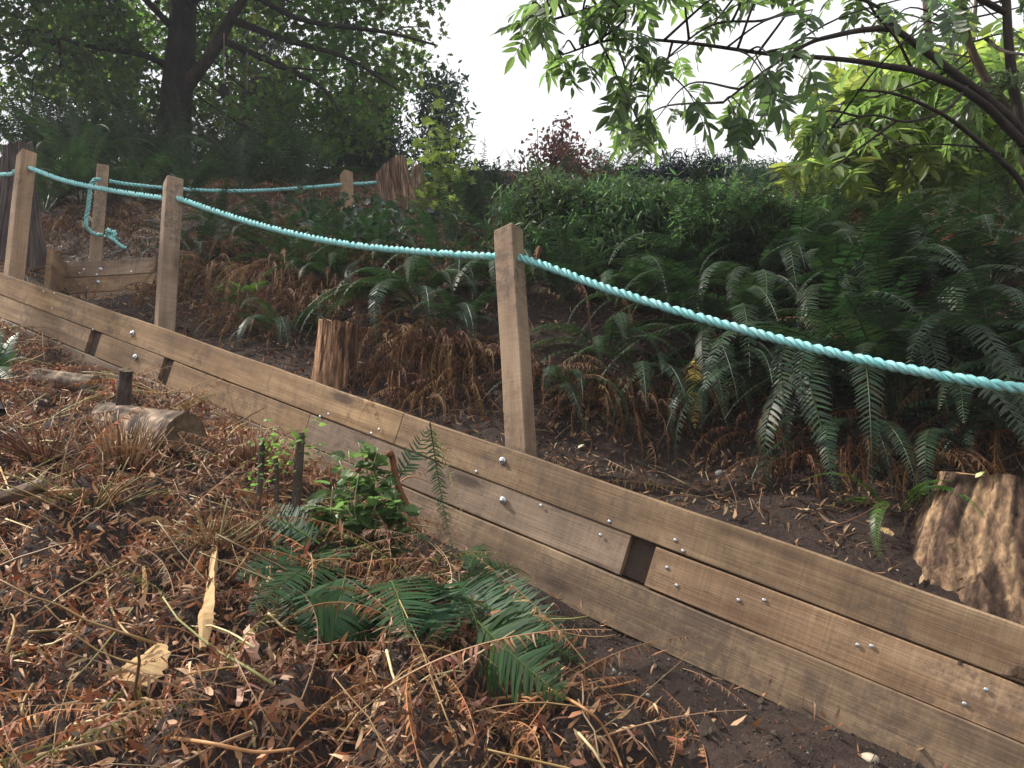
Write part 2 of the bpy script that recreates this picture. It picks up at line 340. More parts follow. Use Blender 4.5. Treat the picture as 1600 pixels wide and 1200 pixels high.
sa = axis(-2.2, LW + 1.6, .04, 350); ta = axis(-2.6, 6.5, .04, 350)
ta = np.sort(np.concatenate([ta[np.abs(ta - .0) > .018], [-.004, .004]]))
S_, T_ = np.meshgrid(sa, ta, indexing='ij'); X = W0[0] + WH[0] * S_ + WN[0] * T_; Y = W0[1] + WH[1] * S_ + WN[1] * T_
Z = H(X, Y); ns, ntt = S_.shape; g = G(); idx = np.arange(ns * ntt).reshape(ns, ntt)
g.add(np.stack([X, Y, Z], -1).reshape(-1, 3), None, np.stack([idx[:-1, :-1], idx[:-1, 1:], idx[1:, 1:], idx[1:, :-1]], -1).reshape(-1, 4)[:, ::-1])
o = g.obj('ground', M['soil'], smooth=True); tag(o, kind='structure')
def nrm(x, y, e=.06):
    return norm(A([-(H(x + e, y) - H(x - e, y)) / (2 * e), -(H(x, y + e) - H(x, y - e)) / (2 * e), np.ones_like(x)]).T)

# ------------------------------------------------------------------ near retaining wall
BT = .042
def board_obj(name, s0, s1, h0, h1, m_, parent, frame, t0=-.0, bt=BT):
    """board along the wall, local x along it; h measured vertically"""
    kk_ = math.sqrt(1 + frame[3] ** 2); L = (s1 - s0) * kk_; h0, h1 = h0 / kk_, h1 / kk_; g = G(); nn = max(2, int(L / .12)); xs = np.linspace(0, L, nn); cr = .004
    # cross-section (y out of wall = -t, z) with chamfers
    sec = [(0, h0), (-bt + cr, h0), (-bt, h0 + cr), (-bt, h1 - cr), (-bt + cr, h1), (0, h1)]
    ph = rng.uniform(0, 60)
    V = []
    for x in xs:
        wv = .0026 * math.sin(x * 1.9 + ph) + .0014 * math.sin(x * 6.1 + ph) + rng.normal(0, .0006)
        for (y, z) in sec: V.append((x, y + wv * .6, z + (wv if z > (h0 + h1) / 2 else 0) ))
    k = len(sec); f4 = []
    for i in range(nn - 1):
        for j in range(k):
            a, b_ = i * k + j, i * k + (j + 1) % k; f4.append((a, a + k, b_ + k, b_))
    g.add(V, None, f4)
    e = (nn - 1) * k; g.f4.append(A([(0, 1, 2, 3), (0, 3, 4, 5), (e + 3, e + 2, e + 1, e), (e + 5, e + 4, e + 3, e)]))
    o = link(name, g.mesh(name, m_), parent)
    org, hd, nn_ = frame[0], frame[1], frame[2]; s0 = s0 + (h0 + h1) / 2 * frame[3] / kk_
    p = org + hd * s0 + A([0, 0, frame[3] * s0]) + nn_ * t0
    xd = norm(hd + A([0, 0, frame[3]])); zd = np.cross(xd, nn_); zd = zd if zd[2] > 0 else -zd; p = p + A([0, 0, (h0 + h1) / 2 * (kk_ - 1 / kk_)]) * 0 - 0 * zd
    o.matrix_world = Matrix(((xd[0], nn_[0], zd[0], p[0]), (xd[1], nn_[1], zd[1], p[1]), (xd[2], nn_[2], zd[2], p[2]), (0, 0, 0, 1)))
    pw = Matrix.Translation(parent.location).inverted() @ o.matrix_world; o.matrix_basis = pw
    return o
def SL_(fr): return fr[3]
FRM = (W0, WH, WN, SL)
wall = empty('retaining_wall', WP(LW / 2, 0, -.46), 'long sloping wall of three stacked weathered timber boards in the foreground', 'wall', 'timber retaining walls')
def sx(px, py): return wall_hit(px, py, -BT)[0]
e_ = .0015
j1 = sx(624, 672)
for a, b_ in ((-2.2, j1 - .002), (j1 + .002, LW + 2.0)): board_obj('board', a, b_, -BH + e_, 0, M['board'], wall, FRM)
g1a, g1b, g2a, g2b, j2, g3a, g3b = sx(136, 535), sx(152, 545), sx(249, 582), sx(264, 588), sx(478, 660), sx(976, 872), sx(1016, 886)
for a, b_ in ((-2.2, g1a), (g1b, g2a), (g2b, j2 - .002), (j2 + .002, g3a), (g3b, LW + 2.0)): board_obj('board', a, b_, -2 * BH + e_, -BH - e_, M['board2'] if a > 2 else M['board'], wall, FRM, t0=.003)
for a, b_ in ((g1a, g1b), (g2a, g2b), (g3a, g3b)):
    o = board_obj('spacer_block', a + .001, b_ - .001, -2 * BH + e_, -BH - e_, M['block'], wall, FRM, t0=.016, bt=.03); o['label'] = 'dark recessed spacer between board ends'
for a, b_ in ((-2.2, sx(300, 650)), (sx(300, 650) + .003, LW + 2.0)): board_obj('board', a, b_, -3 * BH - .03, -2 * BH - e_, M['board3'], wall, FRM, t0=-.004)
def disc(g, c, nrm_, r, h, sides=16, dome=False):
    nrm_ = norm(nrm_); a_ = norm(np.cross(nrm_, [0, 0, 1.])); b2 = np.cross(nrm_, a_); rings = [(r, 0), (r, h * .6), (r * .86, h)] + ([(r * .55, h * 1.25), (r * .25, h * 1.4)] if dome else [])
    V = []; an = np.arange(sides) / sides * 2 * PI
    for rr, hh in rings: V.append(c + nrm_ * hh + rr * (np.cos(an)[:, None] * a_ + np.sin(an)[:, None] * b2))
    V.append((c + nrm_ * rings[-1][1])[None]); V = np.concatenate(V); f4 = []; f3 = []
    for i in range(len(rings) - 1):
        for j in range(sides): f4.append((i * sides + j, i * sides + (j + 1) % sides, (i + 1) * sides + (j + 1) % sides, (i + 1) * sides + j))
    i = len(rings) - 1
    for j in range(sides): f3.append((i * sides + j, i * sides + (j + 1) % sides, (i + 1) * sides))
    g.add(V, f3, f4)
def fastener(name, px, py, r, parent, big, frame=FRM, tt=-BT - .001, wallfn=None):
    s, h = (wallfn or wall_hit)(px, py, tt); c = frame[0] + frame[1] * s + A([0, 0, frame[3] * s + h]) + frame[2] * tt
    g = G(); disc(g, c, -frame[2], r, .003 if big else .0018, 18)
    if big: disc(g, c - frame[2] * .003, -frame[2], r * .62, .007, 14, True)
    o = g.obj(name, M['metal'], parent, True, loc=A(parent.location)); o.location = (0, 0, 0); return o
for px, py in ((785, 720), (785.5, 782), (207, 521), (211, 558)): fastener('bolt', px, py, .0145 if px > 400 else .017, wall, True)
for px, py in ((952, 815), (938, 836), (1055, 844), (1067, 861), (1042, 887), (1057, 915), (1154, 938), (1194, 938), (1340, 1008), (1362, 1010), (1507, 1100), (1541, 1078), (744, 737), (592, 671), (580, 677), (500, 651), (513, 647), (85, 458), (81, 482), (145, 515), (68, 455), (845, 790)):
    fastener('screw', px, py, .0062, wall, False)

# ------------------------------------------------------------------ posts
POST = {}
def post(px_top, py_top, px_b, py_b, d, rot, label, w_=.092, extra=.25, hole=None, name='wooden_post'):
    if d is None:
        r_ = P(px_b, py_b, 1) - CAM; kq = ((W0 + WN * .062 - CAM) @ WN) / (r_ @ WN); bot = CAM + kq * r_
    else: bot = P(px_b, py_b, d)
    db = (bot - CAM) @ FWD; hh = .8
    for _ in range(20): top = P(px_top, py_top, db + hh * math.sin(PITCH)); hh = top[2] - bot[2]
    d = db
    # keep it upright in the world: the foot stands under the top
    foot = A([bot[0], bot[1], bot[2] - extra]); ax = norm(top - foot); h = float(np.linalg.norm(top - foot))
    root = empty(name, foot, label, 'post', 'rope fence posts')
    g = G(); c = .004; a_ = w_ / 2; prof = [(-a_ + c, -a_), (a_ - c, -a_), (a_, -a_ + c), (a_, a_ - c), (a_ - c, a_), (-a_ + c, a_), (-a_, a_ - c), (-a_, -a_ + c)]
    zs = list(np.linspace(0, h - .012, 14)) + [h - .004, h]; V = []
    for i, z in enumerate(zs):
        k = 1 if i < 14 else (1 if i == 14 else .95)
        wv = .0012 * math.sin(z * 9 + px_top)
        V += [(x * k + wv, y * k, z + (.006 * x / a_ if i > 12 else 0)) for x, y in prof]
    f4 = []
    for i in range(len(zs) - 1):
        for j in range(8): f4.append((i * 8 + j, i * 8 + (j + 1) % 8, (i + 1) * 8 + (j + 1) % 8, (i + 1) * 8 + j))
    g.add(V, None, f4); e = (len(zs) - 1) * 8; g.f4.append(A([(e, e + 1, e + 2, e + 3), (e, e + 3, e + 4, e + 7), (e + 4, e + 5, e + 6, e + 7)]))
    o = link('shaft', g.mesh('shaft', M['post']), root)
    z = Vector(ax); q = z.to_track_quat('Z', 'Y'); 
    x0 = Vector((math.cos(rot), math.sin(rot), 0)); x0 = (x0 - z * x0.dot(z)).normalized(); y0 = z.cross(x0)
    root.matrix_world = Matrix(((x0[0], y0[0], z[0], foot[0]), (x0[1], y0[1], z[1], foot[1]), (x0[2], y0[2], z[2], foot[2]), (0, 0, 0, 1)))
    for (hx, hy, hr) in (hole or []):
        hp = P(hx, hy, d - .05); g = G()
        # a drilled hole: a dark ring set on the face nearest that point
        loc = root.matrix_world.inverted() @ Vector(hp); L = np.array(loc); k = np.argmax(np.abs(L[:2])); fn = A([0., 0, 0]); fn[k] = np.sign(L[k])
        c0 = A(L); c0[k] = fn[k] * (a_ + .0005); c0[1 - k] = np.clip(c0[1 - k], -a_ * .5, a_ * .5)
        disc(g, c0, fn, hr, .0008, 18); ho = g.obj('rope_hole', M['block'], root)
    POST[label] = root; return root
def post_d(px): return F * BH / (35 + .0356 * px)
post(42, 241, 22, 434, None, math.radians(-38), 'leftmost near rope post, pale square timber leaning before a dark trunk', w_=.10)
post(271, 283, 257, 518, None, math.radians(-52), 'middle near rope post standing behind the sloping board wall')
post(794, 360, 815, 708, None, math.radians(-30), 'tallest nearest rope post of pale timber behind the board wall', w_=.09)
post(161, 262, 149, 408, 6.45, math.radians(-62), 'rope post with knotted blue rope end above small upper wall', w_=.093)
post(541, 271, 545, 330, 6.9, math.radians(-48), 'small distant rope post half hidden in ivy left of tall stump', w_=.085, extra=.5)

# ------------------------------------------------------------------ small upper wall
UA = P(108, 414, 6.1); UB = P(236, 406, 6.0)
uh = norm(A([*(UB - UA)[:2], 0])); un = A([-uh[1], uh[0], 0]); un = un if un @ (UA - CAM) > 0 else -un
usl = (UB - UA)[2] / np.linalg.norm((UB - UA)[:2]); uL = float(np.linalg.norm((UB - UA)[:2]))
UF = (UA, uh, un, usl)
up = empty('retaining_wall', UA + A([0, 0, -.4]), 'short upper timber wall of three boards below the knotted rope post', 'wall', 'timber retaining walls')
ub = .128
for i in range(3): board_obj('board', 0, uL + .06, -(i + 1) * ub + e_, -i * ub - (e_ if i else 0), M['board2'], up, UF, t0=.002 * i)
rd = norm(P(60, 452, 5.5) - UA); rh = norm(A([rd[0], rd[1], 0])); rn = A([-rh[1], rh[0], 0]); rn = rn if rn @ uh > 0 else -rn
RF = (UA - uh * .002 - un * .0, rh, rn, 0.0)
for i in range(3): board_obj('return_board', 0.0, .32, -(i + 1) * ub + e_, -i * ub - .004, M['board'], up, (UA - uh * .004 - rn * .0, rh, rn, -.02))
def up_hit(px, py, t=0.0):
    r = P(px, py, 1) - CAM; k = ((UA + un * t - CAM) @ un) / (r @ un); p = CAM + k * r
    d = p[:2] - UA[:2]; s = float(d @ uh[:2]); return s, float(p[2] - UA[2] - usl * s)
for px, py in ((157, 421), (153, 441)): fastener('bolt', px, py, .016, up, True, UF, wallfn=up_hit)
for px, py in ((131, 421), (124, 427), (151, 429), (124, 444), (136, 450), (205, 424)): fastener('screw', px, py, .009, up, False, UF, wallfn=up_hit)

# ------------------------------------------------------------------ ropes
def rope_strands(g, path, R, lay=.095, phase=0., sides=9):
    path = np.asarray(path, float); seg = np.linalg.norm(np.diff(path, axis=0), axis=1); L = np.concatenate([[0], np.cumsum(seg)])
    k = max(8, int(L[-1] / (lay / 14))); l = np.linspace(0, L[-1], k); Q = np.stack([np.interp(l, L, path[:, i]) for i in range(3)], 1)
    T, N_, B_ = frames(Q); a = np.arange(sides) / sides * 2 * PI
    for q in range(3):
        th = 2 * PI * l / lay + q * 2 * PI / 3 + phase
        er = np.cos(th)[:, None] * N_ + np.sin(th)[:, None] * B_; et = -np.sin(th)[:, None] * N_ + np.cos(th)[:, None] * B_
        th = th + .35 * np.sin(l * 5.3 + q) + .2 * np.sin(l * 17 + 2 * q); er = np.cos(th)[:, None] * N_ + np.sin(th)[:, None] * B_; et = -np.sin(th)[:, None] * N_ + np.cos(th)[:, None] * B_
        c = Q + er * (R * (.50 + .03 * np.sin(l * 23 + q * 2)))[:, None]
        tw = -th * 1.0
        V = c[:, None] + (R * .53) * (np.cos(a)[None, :, None] * er[:, None] + (np.sin(a)[None, :, None] * (et * .93)[:, None]))
        colr = np.stack([np.broadcast_to(((a[None] + tw[:, None]) % (2 * PI)) / (2 * PI), (k, sides)), np.broadcast_to((l * 10 % 1.0)[:, None] * 0 + l[:, None], (k, sides)), np.full((k, sides), q * 3.3)], -1)
        colr[..., 0] = .5 + .5 * np.sin(a[None] * 1 + 0 * tw[:, None])
        i = np.arange(k - 1)[:, None] * sides; j = np.arange(sides)[None]; j2 = (j + 1) % sides
        f4 = np.stack([i + j, i + j2, i + sides + j2, i + sides + j], -1).reshape(-1, 4)
        VV = np.vstack([V.reshape(-1, 3), c[:1], c[-1:]]); CC = np.vstack([colr.reshape(-1, 3), colr[0, :1], colr[-1, :1]]); n_ = k * sides; jj = np.arange(sides); e = (k - 1) * sides
        f3 = np.vstack([np.stack([np.full(sides, n_), (jj + 1) % sides, jj], -1), np.stack([np.full(sides, n_ + 1), e + jj, e + (jj + 1) % sides], -1)])
        g.add(VV, f3, f4, CC)
RR = .0168
r1 = [(-160, 268), (0, 273), (25, 266), (46, 263), (100, 282), (170, 297), (250, 309), (280, 311), (330, 328), (400, 350), (480, 370), (560, 384), (640, 392), (720, 398), (780, 401), (808, 402),
      (860, 418), (940, 448), (1040, 480), (1150, 512), (1300, 551), (1450, 583), (1600, 608), (1760, 632)]
def plane_pt(px, py, t=.062):
    r_ = P(px, py, 1) - CAM; return CAM + r_ * (((W0 + WN * t - CAM) @ WN) / (r_ @ WN))
path = catmull([plane_pt(*q) for q in r1], 12); g = G(); rope_strands(g, path, RR)
_T = norm(np.gradient(path, axis=0))
for i in range(900):
    j = rng.integers(len(path) - 1); c_ = path[j] + (path[j + 1] - path[j]) * rng.random(); r_ = rng.normal(size=3); r_ = norm(r_ - _T[j] * (r_ @ _T[j])); f_ = norm(r_ * .7 + _T[j] * rng.normal() + A([0, 0, -.2])); a_ = c_ + r_ * RR * .9; e2 = a_ + f_ * rng.uniform(.004, .014); w2_ = np.cross(f_, r_) * .0004
    g.add(A([a_ - w2_, a_ + w2_, e2]), [(0, 1, 2)], None, (.5, .5, .5))
o = g.obj('rope', M['rope'], smooth=True); tag(o, 'thick turquoise twisted rope strung through the near posts down to the right', 'rope', 'turquoise fence ropes')
# the upper rope
rope2 = empty('rope', P(172, 292, 6.4), 'farther turquoise rope from the knotted upper-left post past the tall stump', 'rope', 'turquoise fence ropes')
RA = A(rope2.location)
r2 = [(171, 283, 6.43), (200, 288, 6.5), (260, 294, 6.65), (330, 298, 6.75), (400, 298, 6.82), (470, 294, 6.88), (530, 289, 6.95), (545, 288, 6.98), (580, 286, 7.0), (615, 282, 7.15), (650, 274, 7.33), (690, 274, 7.3), (740, 282, 7.3)]
g = G(); rope_strands(g, catmull([P(*q) for q in r2], 10), RR); o = g.obj('rope_span', M['rope'], rope2, True, loc=RA); o.location = (0, 0, 0)
r3 = [(158, 281, 6.36), (148, 281, 6.34), (142, 290, 6.34), (140, 305, 6.36), (138, 322, 6.37), (135, 340, 6.38), (135, 352, 6.38), (141, 362, 6.4), (150, 366, 6.42), (160, 367, 6.42)]
g = G(); rope_strands(g, catmull([P(*q) for q in r3], 8), RR); o = g.obj('rope_loop', M['rope'], rope2, True, loc=RA); o.location = (0, 0, 0)
g = G(); kc = P(171, 365, 6.36); kp = []
for a in np.linspace(0, 2 * PI * 1.9, 26):
    kp.append(kc + RT * (math.cos(a) * .022 - .004 + .008 * a / 6) + UP * (math.sin(a) * .03) + FWD * (-.03 + .011 * a))
rope_strands(g, A(kp), RR * .92); rope_strands(g, catmull([P(166, 368, 6.4), P(175, 372, 6.34), P(183, 379, 6.33), P(190, 385, 6.33), P(197, 388, 6.34)], 6), RR * .92)
o = g.obj('knot', M['rope'], rope2, True, loc=RA); o.location = (0, 0, 0)

# ------------------------------------------------------------------ fern fronds
def frond(L, W, npair, th0, bend, pw=1.2, stipe=.14, pw_=.17, droop=.15, jitter=.03, side=.0, fwd=.35, curl=0.0, gap=0.0, seed=0, cg=(1, 1, 1), cr=(1.6, 1.3, .8), sweepx=0):
    """one fern frond from the origin, rising then arching towards +x; returns G"""
    r = np.random.default_rng(seed); k = 26; t = np.linspace(0, 1, k); th = th0 + bend * t ** pw; ph = side * t ** 1.5
    d = np.stack([np.sin(th) * np.cos(ph), np.sin(th) * np.sin(ph), np.cos(th)], -1); ds = L / (k - 1)
    p = np.vstack([[0, 0, 0], np.cumsum(d[:-1] * ds, 0)]); g = G()
    tube(g, p, np.linspace(.0042, .0008, k) * (L / .8) ** .5, 4, cr, cap=False)
    ti = stipe + (1 - stipe) * (np.arange(npair) + .5) / npair; V = []; f3 = []; f4 = []; C = []
    for s_ in (-1, 1):
        tt = ti + r.uniform(-.3, .3, npair) / npair * (1 - stipe); keep = r.random(npair) > gap; tt = np.clip(tt[keep], 0, .995)
        c = np.stack([np.interp(tt, t, p[:, i]) for i in range(3)], 1); dd = norm(np.stack([np.interp(tt, t, d[:, i]) for i in range(3)], 1))
        lat = norm(np.cross(dd, np.tile([np.sin(0), 0, 1.], (len(tt), 1)) + 1e-4)) ; up_ = np.cross(lat, dd); bad = np.abs(dd[:, 2]) > .995
        lat = np.tile(A([0, -1., 0]), (len(tt), 1)) * .7 + lat * .3 if False else lat
        u = (tt - stipe) / (1 - stipe); prof = np.clip(np.minimum(1, .55 + u * 2.2), 0, 1) * np.clip(1 - u, 0, 1) ** .62 * 1.1
        ln = W * np.clip(prof, .06, 1.1) * r.uniform(.88, 1.08, len(tt))
        dirn = norm(s_ * lat + dd * (fwd + r.normal(0, jitter * 2, len(tt)))[:, None] - up_ * 0 + A([0, 0, -1.]) * (droop + r.normal(0, jitter, len(tt)))[:, None])
        nn = norm(np.cross(dirn, dd)) * s_ * 1.0; nn = nn + dirn * 0 + r.normal(0, jitter, (len(tt), 3)); wv = norm(np.cross(nn, dirn))
        w2 = np.maximum(ln * pw_, .003) * .5
        st = [0, .12, .5, .85, 1.]; wf = [.35, 1.0, .85, .45, 0]
        cu = curl * r.uniform(.3, 1.3, len(tt))
        rows = []
        for a, b_ in zip(st, wf):
            ctr = c + dirn * (ln * a * (1 - .25 * np.abs(cu) * a))[:, None] + A([0, 0, -1]) * (ln * a * a * droop * .6)[:, None] + nn * (-ln * cu * a * a * .6)[:, None] + dd * (ln * a * a * .10)[:, None]
            if b_ == 0: rows.append(ctr)
            else: rows += [ctr - wv * (w2 * b_)[:, None], ctr + wv * (w2 * b_)[:, None]]
        VV = np.stack(rows, 1); n_ = VV.shape[1]; off = (np.arange(len(tt)) * n_)[:, None]
        q = np.concatenate([off + A([[0, 2, 3, 1]]), off + A([[2, 4, 5, 3]]), off + A([[4, 6, 7, 5]])]); tr = off + A([[6, 8, 7]])
        cv = np.repeat(A(cg)[None] * r.uniform(.75, 1.25, (len(tt), 1)) * (1 + .12 * r.normal(size=(len(tt), 3))), n_, 0)
        g.add(VV.reshape(-1, 3), tr, q, np.clip(cv, 0, 3))
    return g
TF = {'g': [], 'h': [], 'u': [], 'd': [], 's': []}
for i in range(5): TF['g'].append(frond(.85, .075, 46, .25 + .1 * i, 1.5 + .15 * i, 1.1, side=rng.uniform(-.4, .4), seed=i))            # arching green
for i in range(4): TF['h'].append(frond(.85, .080, 44, .55 + .12 * i, 2.1 + .12 * i, .85, side=rng.uniform(-.4, .4), droop=.2, seed=10 + i))   # hanging green
for i in range(4): TF['u'].append(frond(.85, .070, 46, .08 + .08 * i, .8 + .15 * i, 1.3, side=rng.uniform(-.3, .3), seed=20 + i))           # upright green
for i in range(6): TF['d'].append(frond(.8, .06, 34, .6 + .15 * i, 2.2 + .1 * i, .7, side=rng.uniform(-.9, .9), droop=.55, jitter=.35, curl=1.1, gap=.15, pw_=.2, seed=30 + i, cg=(.20, .095, .055), cr=(.30, .15, .08)))
TF['f'] = [frond(.8, .06, 30, 1.32 + .03 * i, .35 + .1 * i, 1.0, side=rng.uniform(-.9, .9), droop=.35, jitter=.45, curl=1.3, gap=.2, pw_=.24, seed=130 + i, cg=(.23, .125, .08), cr=(.26, .14, .085)) for i in range(6)]
DCOL = [(.22, .10, .06), (.16, .07, .055), (.27, .15, .08), (.19, .105, .07)]
FM = {}
def fmesh(kind, i, mt):
    key = (kind, i, mt)
    if key not in FM: FM[key] = TF[kind][i].mesh('frond', M[mt])
    return FM[key]
def clump(name, base, L, nf, kinds, label, cat, group, mt='fern', lean=None, spread=2 * PI, az0=0, dead=0):
    root = empty(name, base, label, cat, group)
    for i in range(nf + dead):
        kd = 'd' if i >= nf else kinds[rng.integers(len(kinds))]; j = int(rng.integers(len(TF[kd])))
        o = link('dead_frond' if (i >= nf and nf) else 'frond', fmesh(kd, j, (mt if mt in ('rust', 'dead', 'dead_dim') else 'dead_dim') if kd == 'd' else mt), root)
        az = az0 + (rng.uniform(-.5, .5) * spread if spread < 6 else i * 2.39996 + rng.uniform(-.3, .3)); s = L / .85 * rng.uniform(.72, 1.12)
        o.rotation_euler = (rng.uniform(-.15, .15), rng.uniform(-.12, .2), az); o.scale = (s, s, s)
        o.location = (.03 * math.cos(az), .03 * math.sin(az), rng.uniform(-.01, .02))
    return root
M['dead_dim'] = leafmat('dead_fern_dark', (.62, .52, .50), (.5, .28, .18), .12, .65, .2, .3, hue0=.4985)  # darker copy of the dead leaf tone, for most dead ferns
M['rust'] = leafmat('rust_frond', (2.6, 1.35, .75), (.9, .4, .2), .3, .6, .2)
FG = 'ferns growing over the bank'
D2R = math.radians
# (px, py, length, fronds, kinds, material, dead, label)
FERNS = [
 (1150, 540, .66, 18, 'hg', 'fern', 2, 'dark fern hanging grey-green fronds below the rope, first right of nearest post'),
 (1280, 585, .76, 18, 'hg', 'fern', 1, 'large dark fern with the lowest hanging fronds under the rope middle'),
 (1400, 650, .70, 18, 'hg', 'fern', 3, 'dark fern spreading long fronds over brown litter left of near stump'),
 (1570, 600, .62, 14, 'hg', 'fern', 3, 'shadowed fern under the rope at the right edge above near stump'),
 (1390, 470, .58, 20, 'hg', 'fern', 0, 'broad black-green fern above the rope, left of the right-edge ferns'),
 (1540, 460, .58, 20, 'hg', 'fern', 0, 'broad dark fern above the rope by the right picture edge'),
 (1250, 430, .50, 18, 'gh', 'fern', 0, 'dark fern of arching fronds just above the rope below green bushes'),
 (1110, 440, .55, 18, 'gu', 'fern2', 1, 'silvery glinting fern above the rope, right of the nearest post'),
 (975, 480, .50, 16, 'gh', 'fern', 2, 'low dark fern crossing behind the rope just right of nearest post'),
 (890, 470, .48, 14, 'gu', 'fern', 2, 'dim fern directly behind the nearest post at rope height'),
 (750, 370, .62, 22, 'u', 'fern2', 0, 'upright grey fern left of the nearest post top'),
 (850, 370, .66, 22, 'u', 'fern2', 0, 'upright grey fern rising behind the nearest post top'),
 (940, 400, .60, 20, 'ug', 'fern', 1, 'bristling dark fern right of nearest post top with one orange tip'),
 (1030, 400, .50, 18, 'ug', 'fern', 0, 'dark fern under the feathery green bush, above the rope'),
 (655, 480, .58, 16, 'h', 'fern', 1, 'fern whose long fronds droop over dead ferns left of nearest post'),
 (590, 430, .46, 18, 'gh', 'fern', 2, 'dark fern below the rope between orange dead ferns and nearest post'),
 (470, 430, .42, 16, 'gh', 'fern', 2, 'small green fern poking out of hanging dead fronds'),
 (390, 470, .24, 9, 'gh', 'fern3', 3, 'small yellow-green fern in the dead tangle right of middle post'),
 (440, 525, .36, 14, 'hg', 'fern', 1, 'low blue-green fern just above the board wall left of pale stump'),
 (310, 410, .42, 16, 'gh', 'fern', 1, 'fern close beside the middle near rope post'),
 (340, 360, .40, 18, 'gh', 'fern', 0, 'dark fern under the far rope right of the middle post'),
 (430, 362, .38, 18, 'gh', 'fern2', 0, 'grey-green fern under the middle of the far rope'),
 (490, 372, .34, 14, 'gh', 'fern', 0, 'fern in front of the small distant post'),
 (700, 395, .42, 16, 'gu', 'fern2', 0, 'fern right of the tall old stump foot'),
 (120, 285, .95, 22, 'gu', 'fern2', 0, 'tall grey fern at the bank top between leftmost and knotted posts'),
 (215, 280, .95, 22, 'gu', 'fern2', 0, 'tall grey fern at the bank top behind the knotted rope post'),
 (45, 265, .95, 18, 'gu', 'fern', 0, 'dark fern behind the leaning trunk at the far left'),
 (285, 285, .80, 18, 'gu', 'fern2', 0, 'grey fern at the foot of the big maple trunk'),
 (1295, 350, .58, 14, 'u', 'fern', 0, 'fern with one tall frond standing against the sky gap'),
 (1470, 380, .72, 16, 'ug', 'fern', 2, 'dark fern with orange dead tips below the small bare trunks'),
 (1600, 370, .75, 16, 'gu', 'fern', 0, 'dark fern below the leaning branches at the right edge'),
 (1200, 370, .48, 14, 'ug', 'fern', 0, 'fern in the gap between feathery bush and the sky-high frond'),
 (1010, 600, .40, 10, 'h', 'fern', 4, 'dim half-dead fern under the rope, lower right of nearest post'),
 (1120, 610, .42, 10, 'h', 'fern', 3, 'fern with a hanging golden frond, right of nearest post foot'),
 (1400, 800, .24, 7, 'gh', 'fern3', 1, 'small pale fern at the left side of near broken stump'),
 (1340, 600, .66, 13, 'h', 'fern', 1, 'dark fern in deep shade just below the rope right half'),
 (550, 400, .28, 12, 'gh', 'fern', 1, 'fern above the orange dead fronds and left of tall stump'),
 (1180, 470, .52, 14, 'gh', 'fern2', 0, 'glossy fern whose tips touch the rope from above, right of centre'),
 (1320, 480, .60, 14, 'gh', 'fern', 0, 'very dark fern just above the rope between centre and right edge'),
 (1470, 560, .62, 14, 'h', 'fern', 1, 'black-green fern crossed by the rope near its right end'),
 (1240, 620, .48, 10, 'h', 'fern', 2, 'lowest hanging fern over bare soil between near post and near stump'),
 (1490, 700, .50, 10, 'h', 'fern', 2, 'fern spreading thin fronds directly above the near broken stump'),
 (1060, 500, .50, 14, 'gh', 'fern', 1, 'fern right behind the rope, one post width right of the near post'),
 (820, 440, .50, 14, 'gh', 'fern', 1, 'dark fern partly hidden by the nearest post, left of its middle'),
 (700, 440, .48, 14, 'gh', 'fern', 0, 'dark fern touching the rope left of the nearest post'),
 (575, 385, .30, 12, 'gh', 'fern', 0, 'fern between the small distant post and the tall stump'),
 (380, 300, .75, 18, 'gu', 'fern2', 0, 'grey-green fern behind the far rope, right of the maple trunk'),
 (470, 305, .70, 18, 'gu', 'fern', 0, 'dark fern behind the far rope left of the small distant post'),
 (165, 250, 1.0, 24, 'gu', 'fern2', 0, 'skyline fern left of maple trunk, above the knotted post'),
 (80, 250, 1.0, 24, 'gu', 'fern2', 0, 'skyline fern above the leftmost post'),
 (250, 262, .9, 18, 'gu', 'fern', 0, 'skyline fern just left of the maple trunk foot'),
 (350, 275, .8, 16, 'gu', 'fern2', 0, 'skyline fern right of the maple trunk foot'),
 (1120, 590, .5, 12, 'h', 'fern', 2, 'dark fern hanging low between post and the golden frond'),
 (950, 560, .44, 12, 'h', 'fern', 3, 'shaded fern between rope and bare soil, right of the near post middle'),
 (880, 620, .36, 10, 'h', 'fern', 3, 'dim low fern touching the right side of nearest post'),
 (1350, 690, .46, 12, 'h', 'fern', 2, 'dark fern spreading low towards the bare soil behind the wall'),
 (710, 520, .42, 12, 'gh', 'fern', 1, 'dark fern left of nearest post middle over the brown mound'),
 (530, 450, .44, 14, 'gh', 'fern', 2, 'dark fern directly above the pale sawn stump'),
 (420, 400, .40, 14, 'gh', 'fern', 1, 'dark fern under the rope halfway between middle and nearest posts'),
 (1600, 660, .5, 14, 'h', 'fern', 2, 'shadowed fern above near broken stump at the picture edge'),
 (70, 330, .62, 16, 'gu', 'fern', 3, 'dark fern on the slope between dead trunk and knotted post'),
 (215, 318, .60, 16, 'gu', 'fern', 3, 'dark fern on the slope right of the knotted rope post top'),
 (130, 318, .60, 16, 'gu', 'fern', 2, 'dark fern left of the knotted rope post top'),
 (290, 320, .55, 16, 'gu', 'fern', 1, 'dark fern just above the middle near post'),
 (1350, 405, .40, 16, 'gh', 'fern', 0, 'dark fern beneath the dark green bush at right'),
 (1430, 410, .42, 16, 'gh', 'fern2', 0, 'grey glinting fern between two dark ferns at upper right'),
]
for (px, py, L, nf, kd, mt, dd, lb) in FERNS:
    b0 = hit(px, py); clump('fern', b0 + A([0, 0, .0]), L * (1.38 if not (py <= 400 and px > 700) else .95 if px < 1200 else .62), int(nf * 1.7), kd, lb, 'fern', FG, mt, dead=dd)
